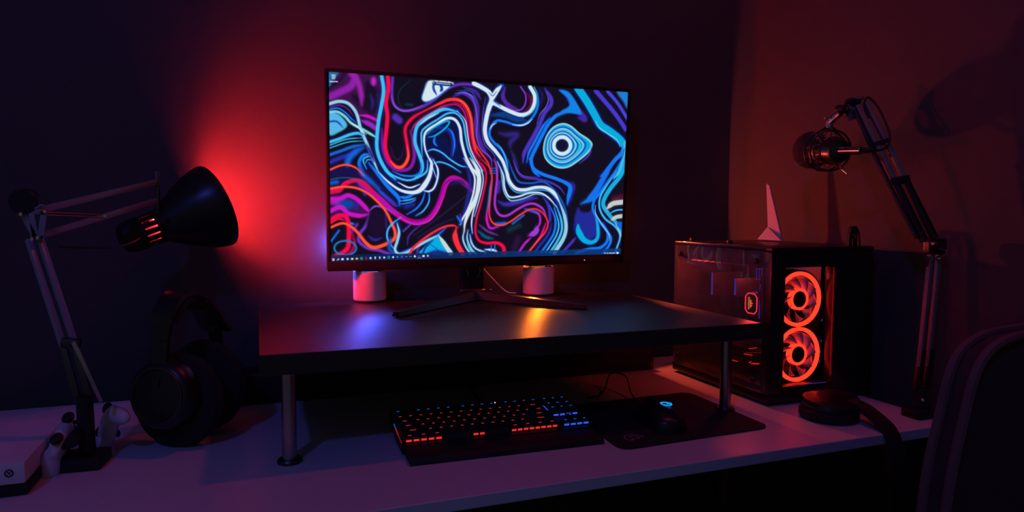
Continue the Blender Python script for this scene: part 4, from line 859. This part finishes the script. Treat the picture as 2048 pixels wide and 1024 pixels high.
# pump with glowing rims and logo, its face towards the side glass
pcn = Vector((1.003, 1.1745, .9225)); pa, pb, pn = Vector((0, -1, 0)), Vector((0, 0, 1)), Vector((-1, 0, 0))
def octo(w_, h_, c_): return [(w_/2, h_/2-c_), (w_/2-c_, h_/2), (-w_/2+c_, h_/2), (-w_/2, h_/2-c_), (-w_/2, -h_/2+c_), (-w_/2+c_, -h_/2), (w_/2-c_, -h_/2), (w_/2, -h_/2+c_)]
pm = obj('pump', prism(octo(.040, .047, .008), pcn+Vector((.110, 0, 0)), pa, pb, pn, .110), 'black_satin', pc, False)
def oring(w_, h_, c_, rr, off, m_, nm):
    obj(nm, tube([pcn+pn*off+pa*a+pb*b for a, b in octo(w_, h_, c_)], rr, 6, True, 1, False), m_, pm)
oring(.036, .043, .0075, .0012, .0008, 'pump_glow', 'pump_rim'); oring(.0415, .0485, .0085, .0012, -.030, 'pump_glow', 'pump_rim')
obj('pump_side', prism(octo(.0405, .0475, .0082), pcn+Vector((.026, 0, 0)), pa, pb, pn, .018), 'violet_glow', pm, False)
obj('logo_text', text_bm('CORSAIR', .0068, pcn+pn*.0010+pa*-.0075, (0, 0, -1), (0, -1, 0)), 'pump_logo', pm, False)
def sail(u0, h_, w_): return [(u0, 0), (u0+w_, 0), (u0+w_*.95, h_*.45), (u0+w_*.62, h_), (u0+w_*.38, h_*.5)]
for u0, h_, w_ in ((-.0085, .0050, .0048), (-.0038, .0090, .0050), (.0012, .0072, .0044), (.0054, .0046, .0036)):
    obj('logo_sail', prism([(b, -a) for a, b in sail(u0, h_, w_)], pcn+pn*.0009+pa*-.0025, pa, pb, pn, .0006), 'pump_logo', pm, False)
# graphics card with lit marks on its edge
gp = obj('graphics_card', bx(.972, 1.118, 1.085, 1.335, .790, .832, .002), 'black_plastic', pc)
def mark(y0, y1, z0, z1, m_): obj('card_light', bar((.9712, y0, z0), (.9712, y1, z1), .0028, .0012, bev=0), m_, gp)
for k in range(5): mark(1.205-k*.0062, 1.2012-k*.0062, .7962, .7978, 'red_led')
obj('card_light', prism([(0, 0), (.007, .001), (.003, .005)], (.9712, 1.2155, .7945), (0, -1, 0), (0, 0, 1), (-1, 0, 0), .0008), 'red_led', gp, False)
for k, (a, b) in enumerate(((.802, .806), (.801, .804), (.802, .805), (.803, .806), (.804, .807))): mark(1.138-k*.006, 1.133-k*.006, a, b, 'red_led')
mark(1.150, 1.105, .822, .830, 'red_glow_dim'); mark(1.140, 1.118, .832, .838, 'red_led'); mark(1.147, 1.110, .852, .860, 'red_glow_dim'); mark(1.155, 1.130, .818, .820, 'red_led')
# front fans
def fan(cx, cz, rot):
    y = PY0+.030; c_ = Vector((cx, y, cz)); rr = .0560; ya = Vector((0, -1, 0))
    f_ = obj('fan_frame', lathe(bmesh.new(), c_+Vector((0, .026, 0)), ya, [(0, rr+.001), (0, rr+.0035), (.025, rr+.0035), (.025, rr+.001)], 56, closed=True), 'black_plastic', pc)
    obj('glow_ring', lathe(bmesh.new(), c_, ya, [(-.004, rr-.0075), (0, rr-.0075), (.0015, rr-.0045), (.0005, rr), (-.004, rr)], 64, closed=True), 'fan_glow', f_)
    hb = obj('hub', lathe(bmesh.new(), c_, ya, [(-.018, .0165), (.0005, .0165), (.0012, .0150), (.0012, 0)], 40), 'black_satin', f_)
    obj('hub_ring', lathe(bmesh.new(), c_, ya, [(-.010, .0170), (.0008, .0170), (.0016, .0195), (.0008, .0222), (-.010, .0222)], 48, closed=True), 'fan_glow', hb)
    for k in range(9):
        bm = bmesh.new(); R0 = []; N_ = 7
        for i in range(N_):
            t = i/(N_-1); r_ = .0215+t*(rr-.010-.0215); a = rot+2*math.pi*k/9+.50*t; hw_ = .17+.10*t
            R0.append([bm.verts.new(c_+Vector((r_*math.cos(a+s_*hw_), -.001+.010*(.5+s_*.5), r_*math.sin(a+s_*hw_)))) for s_ in (-1, 0, 1)])
        for a, b in zip(R0, R0[1:]):
            for i in range(2): bm.faces.new((a[i], a[i+1], b[i+1], b[i]))
        o = obj('blade', bm, 'frosted_blade', f_)
        md = o.modifiers.new('s', 'SOLIDIFY'); md.thickness = .0010
fan(1.0265, .9445, .2); fan(1.0275, .8315, .5)
for x, z in ((1.066, .9850), (1.0795, .900), (1.0795, .858), (1.079, .835), (1.0775, .815)): obj('blue_speck', bx(x-.0010, x+.0010, PY0+.0225, PY0+.0235, z-.0022, z+.0022), 'violet_glow', pc)
obj('vent_light', bx(.985, 1.055, PY0+.003, PY0+.004, 1.0085, 1.0095), 'violet_glow', pc)
obj('vent_light', bx(1.02, 1.075, PY0+.0025, PY0+.0035, .7765, .7775), 'violet_glow', pc)

# ------------------------------------------------------------------ things on the tower
orn = thing('fin_ornament', 'small folded ornament with one tall tapering fin on the tower', 'ornament', (1.150, 1.283, PZ1))
ob_ = Vector((1.128, 1.283, PZ1))
ou_, on_, oc = Vector((.30, -.954, 0)), Vector((-.954, -.30, 0)), Vector((1.137, 1.290, PZ1))
def op(u, n, z): return oc+ou_*u+on_*n+Vector((0, 0, z))
bm = bmesh.new(); va = [bm.verts.new(op(*p)) for p in ((-.014, .012, .004), (.048, .012, .003), (.040, -.014, .003), (-.008, -.014, .003))]; vt = bm.verts.new(op(.004, -.002, .034)); vl = bm.verts.new(op(.016, 0, 0))
for i in range(4): bm.faces.new((va[i], va[(i+1) % 4], vt)); bm.faces.new((va[(i+1) % 4], va[i], vl))
obj('base_facets', bm, 'ornament_paper', orn, False)
obj('tall_fin', prism([(.004, .020), (.040, .006), (.004, .132), (-.004, .138)], op(0, -.004, 0), ou_, (0, 0, 1), -on_, .007, .0005), 'ornament_paper', orn, False)
lp_ = thing('cable_loop', 'small black strap loop standing on the front corner of the tower', 'strap', (1.163, 1.055, PZ1))
for k, (dx, h_, w2) in enumerate(((0, .040, .010), (.010, .040, .013), (.016, .034, .012))):
    c0 = Vector((1.150+dx, 1.052+.004*k, PZ1))
    obj('strap', ribbon([c0+Vector((-w2, 0, .0)), c0+Vector((-w2*.8, 0, h_*.6)), c0+Vector((0, 0, h_*.98)), c0+Vector((w2*.8, 0, h_*.6)), c0+Vector((w2, 0, 0))], (0, 1, 0), .008, .003), 'black_rubber', lp_)

# ------------------------------------------------------------------ microphone boom arm
ba = thing('microphone_stand', 'black jointed microphone arm clamped to the desk end by the wall', 'mic stand', (1.155, .892, ZD))
obj('clamp', bx(1.128, 1.180, .868, .906, ZD, ZD+.016, .003), 'black_plastic', ba)
obj('clamp_jaw', bx(1.150, 1.188, .872, .902, ZD-.055, ZD, .003), 'black_plastic', ba)
obj('clamp_screw', cyl((1.155, .887, ZD-.075), (1.155, .887, ZD-.018), .005, n=14), 'dark_steel', ba)
obj('swivel_post', cyl((1.157, .890, ZD+.016), (1.157, .890, ZD+.052), .011, n=20, bev=.001), 'black_satin', ba)
obj('set_screw', ball((1.152, .880, ZD+.033), .0042, seg=12), 'chrome', ba)
for dx in (-.011, .011):
    obj('lower_arm_rod', bar((1.160+dx, .890, ZD+.050), (1.183+dx, .893, 1.043), .0085, .0085, bev=.001), 'arm_enamel', ba)
    obj('lower_sleeve', bar((1.160+dx, .890, ZD+.050), (1.169+dx, .891, .865), .011, .011, bev=.001), 'black_satin', ba)
obj('elbow_bracket', prism(rrect(.046, .030, .008), (1.181, .886, 1.058), (1, 0, 0), (0, 0, 1), (0, 1, 0), .012, .001), 'dark_steel', ba)
for x, z in ((1.164, 1.064), (1.199, 1.051), (1.180, 1.036)): obj('elbow_bolt', cyl((x, .887, z), (x, .878, z), .0040, n=12, bev=.0006), 'chrome', ba)
obj('cable_tie', bar((1.158, .886, 1.040), (1.150, .884, 1.022), .006, .002, bev=.0004), 'black_plastic', ba)
P0, P1 = Vector((1.170, .895, 1.070)), Vector((1.128, 1.020, 1.335)); ud = (P1-P0).normalized(); off = ud.cross(Vector((.35, .94, 0))).normalized()
for s_ in (-1, 1):
    a, b = P0+off*.0095*s_, P1+off*.0095*s_
    obj('upper_arm_rod', bar(a.lerp(b, .42), b, .0095, .0095, off, .001), 'arm_enamel', ba)
    obj('upper_sleeve', bar(a, a.lerp(b, .43), .0105, .012, off, .001), 'black_satin', ba)
obj('sleeve_cap', bar(P0.lerp(P1, .415)-off*.016, P0.lerp(P1, .43)+off*.016, .014, .012, ud, .001), 'black_plastic', ba)
obj('rod_clip', bar(P0.lerp(P1, .70)-off*.016, P0.lerp(P1, .70)+off*.016, .012, .008, ud, .001), 'black_plastic', ba)
obj('spring', tube([P0.lerp(P1, .03)+off*.020, P0.lerp(P1, .5)+off*.022, P0.lerp(P1, .97)+off*.018], .004, 10), 'black_plastic', ba)
tb = Vector((1.112, 1.024, 1.322))
obj('head_bracket', prism([(-.022, .006), (-.006, -.020), (.020, -.012), (.020, .028), (.008, .030)], tb, (1, 0, 0), (0, 0, 1), (0, 1, 0), .006, .0006), 'arm_enamel', ba)
for dx, dz in ((.010, -.010), (-.014, .002), (.014, .024)): obj('head_bolt', cyl(tb+Vector((dx, 0, dz)), tb+Vector((dx, -.008, dz)), .0036, n=12, bev=.0006), 'chrome', ba)
obj('head_pad', ball(tb+Vector((.000, .004, .016)), .014, (1.4, .6, .7), seg=20), 'black_rubber', ba)
kn_ = Vector((1.086, 1.030, 1.3235))
obj('head_link', bar(tb+Vector((-.014, .002, .003)), kn_, .014, .006, bev=.001), 'arm_enamel', ba)
obj('swivel', cyl(kn_+Vector((.002, .010, .002)), kn_+Vector((-.001, -.012, -.001)), .0085, n=20, bev=.001), 'black_plastic', ba)
obj('swivel_bolt', cyl(kn_+Vector((-.001, -.012, 0)), kn_+Vector((-.001, -.016, 0)), .0040, n=6), 'chrome', ba)
# microphone in its shock mount
mi = thing('microphone', 'studio microphone with foam windscreen hung in a wire shock mount', 'microphone', (1.066, 1.045, 1.20))
mA, mB = Vector((1.1083, 1.1251, 1.2523)), Vector((1.0584, 1.0009, 1.2386)); md_ = (mB-mA).normalized(); mc = Vector((1.0874, 1.0660, 1.2462))
obj('windscreen', ball(mA, .0385, (1, 1, 1.02), seg=40), 'foam', mi)
obj('body', lathe(bmesh.new(), mA, md_, [(.02, .020), (.030, .0245), (.085, .0245), (.088, .0235), (.125, .0235), (.131, .021), (.134, .012), (.134, 0)], 40), 'black_satin', mi)
obj('metal_band', lathe(bmesh.new(), mA+md_*.044, md_, [(0, .0247), (.022, .0247), (.022, .0252), (0, .0252)], 40, closed=True), 'brushed_steel', mi)
sm_ = obj('shock_mount_hoop', tube([mc-md_*.006+v for v in [(frame_of(md_)[0]*math.cos(a)+frame_of(md_)[1]*math.sin(a))*.0415 for a in [k*math.pi/10 for k in range(20)]]], .0020, 8, True, 2), 'dark_steel', mi)
fx, fy, _ = frame_of(md_)
obj('shock_mount_hoop', tube([mc+md_*.020+(fx*math.cos(a)+fy*math.sin(a))*.0405 for a in [k*math.pi/10 for k in range(20)]], .0020, 8, True, 2), 'dark_steel', mi)
obj('inner_hoop', tube([mc-md_*.014+(fx*math.cos(a)+fy*math.sin(a))*.0275 for a in [k*math.pi/10 for k in range(20)]], .0013, 6, True, 2), 'dark_steel', mi)
obj('inner_hoop', tube([mc+md_*.028+(fx*math.cos(a)+fy*math.sin(a))*.0265 for a in [k*math.pi/10 for k in range(20)]], .0013, 6, True, 2), 'dark_steel', mi)
def rim(a, r_, s_): return mc+md_*s_+(fx*math.cos(a)+fy*math.sin(a))*r_
for k in range(8):
    a = 2*math.pi*k/8+.3
    obj('hoop_strut', tube([rim(a, .0415, -.006), rim(a, .0405, .020)], .0012, 6, smooth=False), 'dark_steel', mi) if k % 2 == 0 else None
    obj('elastic_band', tube([rim(a, .0275, -.014), rim(a+.34, .0412, .006), rim(a+.70, .0265, .028)], .0012, 6, smooth=False), 'chair_piping', mi)
    obj('elastic_band', tube([rim(a, .0265, .028), rim(a+.34, .0412, .006), rim(a+.70, .0275, -.014)], .0012, 6, smooth=False), 'chair_piping', mi)
def wire_loop(a, s_):
    b0 = rim(a, .034, s_); out_ = (b0-mc).normalized(); sd_ = md_*.004
    return tube([b0-sd_, b0+out_*.012-sd_*1.3, b0+out_*.024, b0+out_*.012+sd_*1.3, b0+sd_], .0010, 6)
obj('wire_clip', wire_loop(math.radians(215), -.020), 'brushed_steel', mi); obj('wire_clip', wire_loop(math.radians(300), .028), 'brushed_steel', mi)
tp = rim(math.radians(90), .0415, .006)
if tp.z < mc.z: tp = rim(math.radians(-90), .0415, .006)
for s_ in (-1, 1): obj('hanger', tube([rim(math.radians(62 if s_ > 0 else 118)*(1 if rim(math.radians(90), 1, 0).z > mc.z else -1), .0415, .006), tp+Vector((0, 0, .010))], .0020, 8, smooth=False), 'dark_steel', mi)
obj('mount_thread', cyl(tp+Vector((0, 0, .002)), tp+Vector((0, 0, .018)), .0072, n=18, bev=.001), 'brushed_steel', mi)
obj('mount_joint', bar(tp+Vector((0, 0, .014)), kn_+Vector((-.004, -.002, -.006)), .012, .012, bev=.002), 'brushed_steel', mi)
lv = tp+Vector((-.006, -.006, .020)); obj('lever', bar(lv+Vector((.006, 0, .002)), lv+Vector((-.014, -.002, .001)), .005, .004, bev=.001), 'brushed_steel', mi)
obj('connector', cyl(mB+md_*-.004, Vector((1.0681, 0.9623, 1.2366)), .0082, n=22, bev=.001), 'chrome', mi)
obj('strain_relief', cyl(Vector((1.0681, 0.9623, 1.2366)), Vector((1.0783, 0.9501, 1.2360)), .0062, .0042, 16), 'black_rubber', mi)
tag(obj('microphone_cable', tube([(1.0760, .9520, 1.2360), (1.098, .950, 1.2372), (1.128, .958, 1.246), (1.142, .965, 1.268), (1.150, .985, 1.300), (1.146, 1.000, 1.330), (1.136, 1.014, 1.348), (1.128, 1.014, 1.330), (1.131, 1.004, 1.305)], .0021, 8), 'black_rubber'), 'black cable arching from the microphone to its arm', 'cable')

# ------------------------------------------------------------------ headphones lying at the desk edge
hp = thing('headphones', 'black headphones lying flat in front of the tower, band over the edge', 'headphones', (.985, .935, ZD))
hc1 = Vector((.985, .938, ZD)); tl = Vector((.06, -.10, 1)).normalized()
obj('ear_cushion', lathe(bmesh.new(), hc1+Vector((0, 0, .0005)), (0, 0, 1), [(.0, .034), (0, .046), (.006, .0515), (.016, .0515), (.021, .047), (.021, .034)], 44, closed=True), 'foam', hp)
obj('ear_cup', lathe(bmesh.new(), hc1+Vector((.001, 0, .0205)), tl, [(0, 0), (0, .0475), (.006, .0500), (.013, .0475), (.018, .038), (.020, .024), (.0185, 0)], 44), 'black_satin', hp)
obj('cup_trim', lathe(bmesh.new(), hc1+Vector((.002, -.002, .036)), tl, [(0, .0385), (.0025, .0375), (.0025, .0355), (0, .0345)], 44, closed=True), 'dark_steel', hp)
obj('ear_cup', lathe(bmesh.new(), Vector((1.052, .985, ZD+.0005)), (0, 0, 1), [(0, 0), (0, .040), (.006, .044), (.020, .042), (.028, .034), (.030, 0)], 40), 'black_satin', hp)
obj('hinge', bar(hc1+Vector((.036, -.026, .030)), hc1+Vector((.052, -.046, .022)), .016, .010, bev=.002), 'black_satin', hp)
obj('headband', ribbon([hc1+Vector((.030, -.020, .034)), hc1+Vector((.034, -.048, .028)), hc1+Vector((.032, -.078, .018)), hc1+Vector((.030, -.104, .004)), hc1+Vector((.030, -.122, -.030)), hc1+Vector((.040, -.126, -.080)), hc1+Vector((.060, -.112, -.130))], (1, .12, 0), .030, .009), 'black_rubber', hp)

# ------------------------------------------------------------------ chair in the right foreground
ch = thing('office_chair', 'dark fabric chair with rounded backrest close by on the right', 'chair', (.82, .25, 0))
left_edge = [(a+.014, c_) for a, c_ in [(.590, .56), (.590, .70), (.596, .82), (.6028, .8705), (.6135, .9134), (.6272, .960), (.6433, .982), (.6744, .9949), (.7283, .9990), (.80, 1.0000)]]
cxm = .815; outl = left_edge+[(2*cxm-a, b) for a, b in left_edge[::-1]]
bk = obj('backrest', prism(outl, (0, .440, 0), (1, 0, 0), (0, 0, 1), (0, 1, 0), .022, .004), 'chair_fabric', ch)
obj('piping', tube([(a, .462, b) for a, b in outl], .0048, 8, k=4), 'chair_piping', bk)
obj('piping', tube([(a, .438, b) for a, b in outl], .0048, 8, k=4), 'chair_piping', bk)
obj('seat', bx(.585, 1.045, -.08, .40, .43, .50, .025, seg=4), 'chair_fabric', ch)
for x in (.66, .97): obj('back_support', bar((x, .43, .58), (x, .38, .42), .04, .012), 'black_plastic', ch)
obj('gas_column', cyl((.815, .16, .10), (.815, .16, .43), .025, n=20), 'black_plastic', ch)
for k in range(5):
    a = 2*math.pi*k/5+.3; e_ = Vector((.815+.28*math.cos(a), .16+.28*math.sin(a), .075))
    bl = obj('base_leg', bar((.815, .16, .105), e_, .045, .03, bev=.004), 'black_plastic', ch)
    obj('caster', cyl(e_+Vector((-.012*math.sin(a), .012*math.cos(a), -.045)), e_+Vector((.012*math.sin(a), -.012*math.cos(a), -.045)), .030, n=20, bev=.003), 'black_rubber', bl)

# ------------------------------------------------------------------ ceiling lamp of the room, above and left of the camera
cl = thing('ceiling_lamp', 'round ceiling lamp with a deep blue globe, unlike the red one', 'lamp', (-.88, -.56, 2.7))
obj('canopy', lathe(bmesh.new(), (-.88, -.56, 2.70), (0, 0, -1), [(0, 0), (0, .06), (.02, .05), (.03, .02), (.07, .02), (.075, .16), (.085, .16), (.085, 0)], 32), 'black_plastic', cl)
obj('globe', ball((-.88, -.56, 2.555), .06, seg=24), 'ceiling_globe', cl)
cl = thing('ceiling_lamp', 'round ceiling lamp with a red globe above the white desk', 'lamp', (.75, .95, 2.7))
obj('canopy', lathe(bmesh.new(), (.75, .95, 2.70), (0, 0, -1), [(0, 0), (0, .06), (.02, .05), (.03, .02), (.07, .02), (.075, .16), (.085, .16), (.085, 0)], 32), 'black_plastic', cl)
obj('globe', ball((.75, .95, 2.555), .06, seg=24), 'ceiling_globe_red', cl)
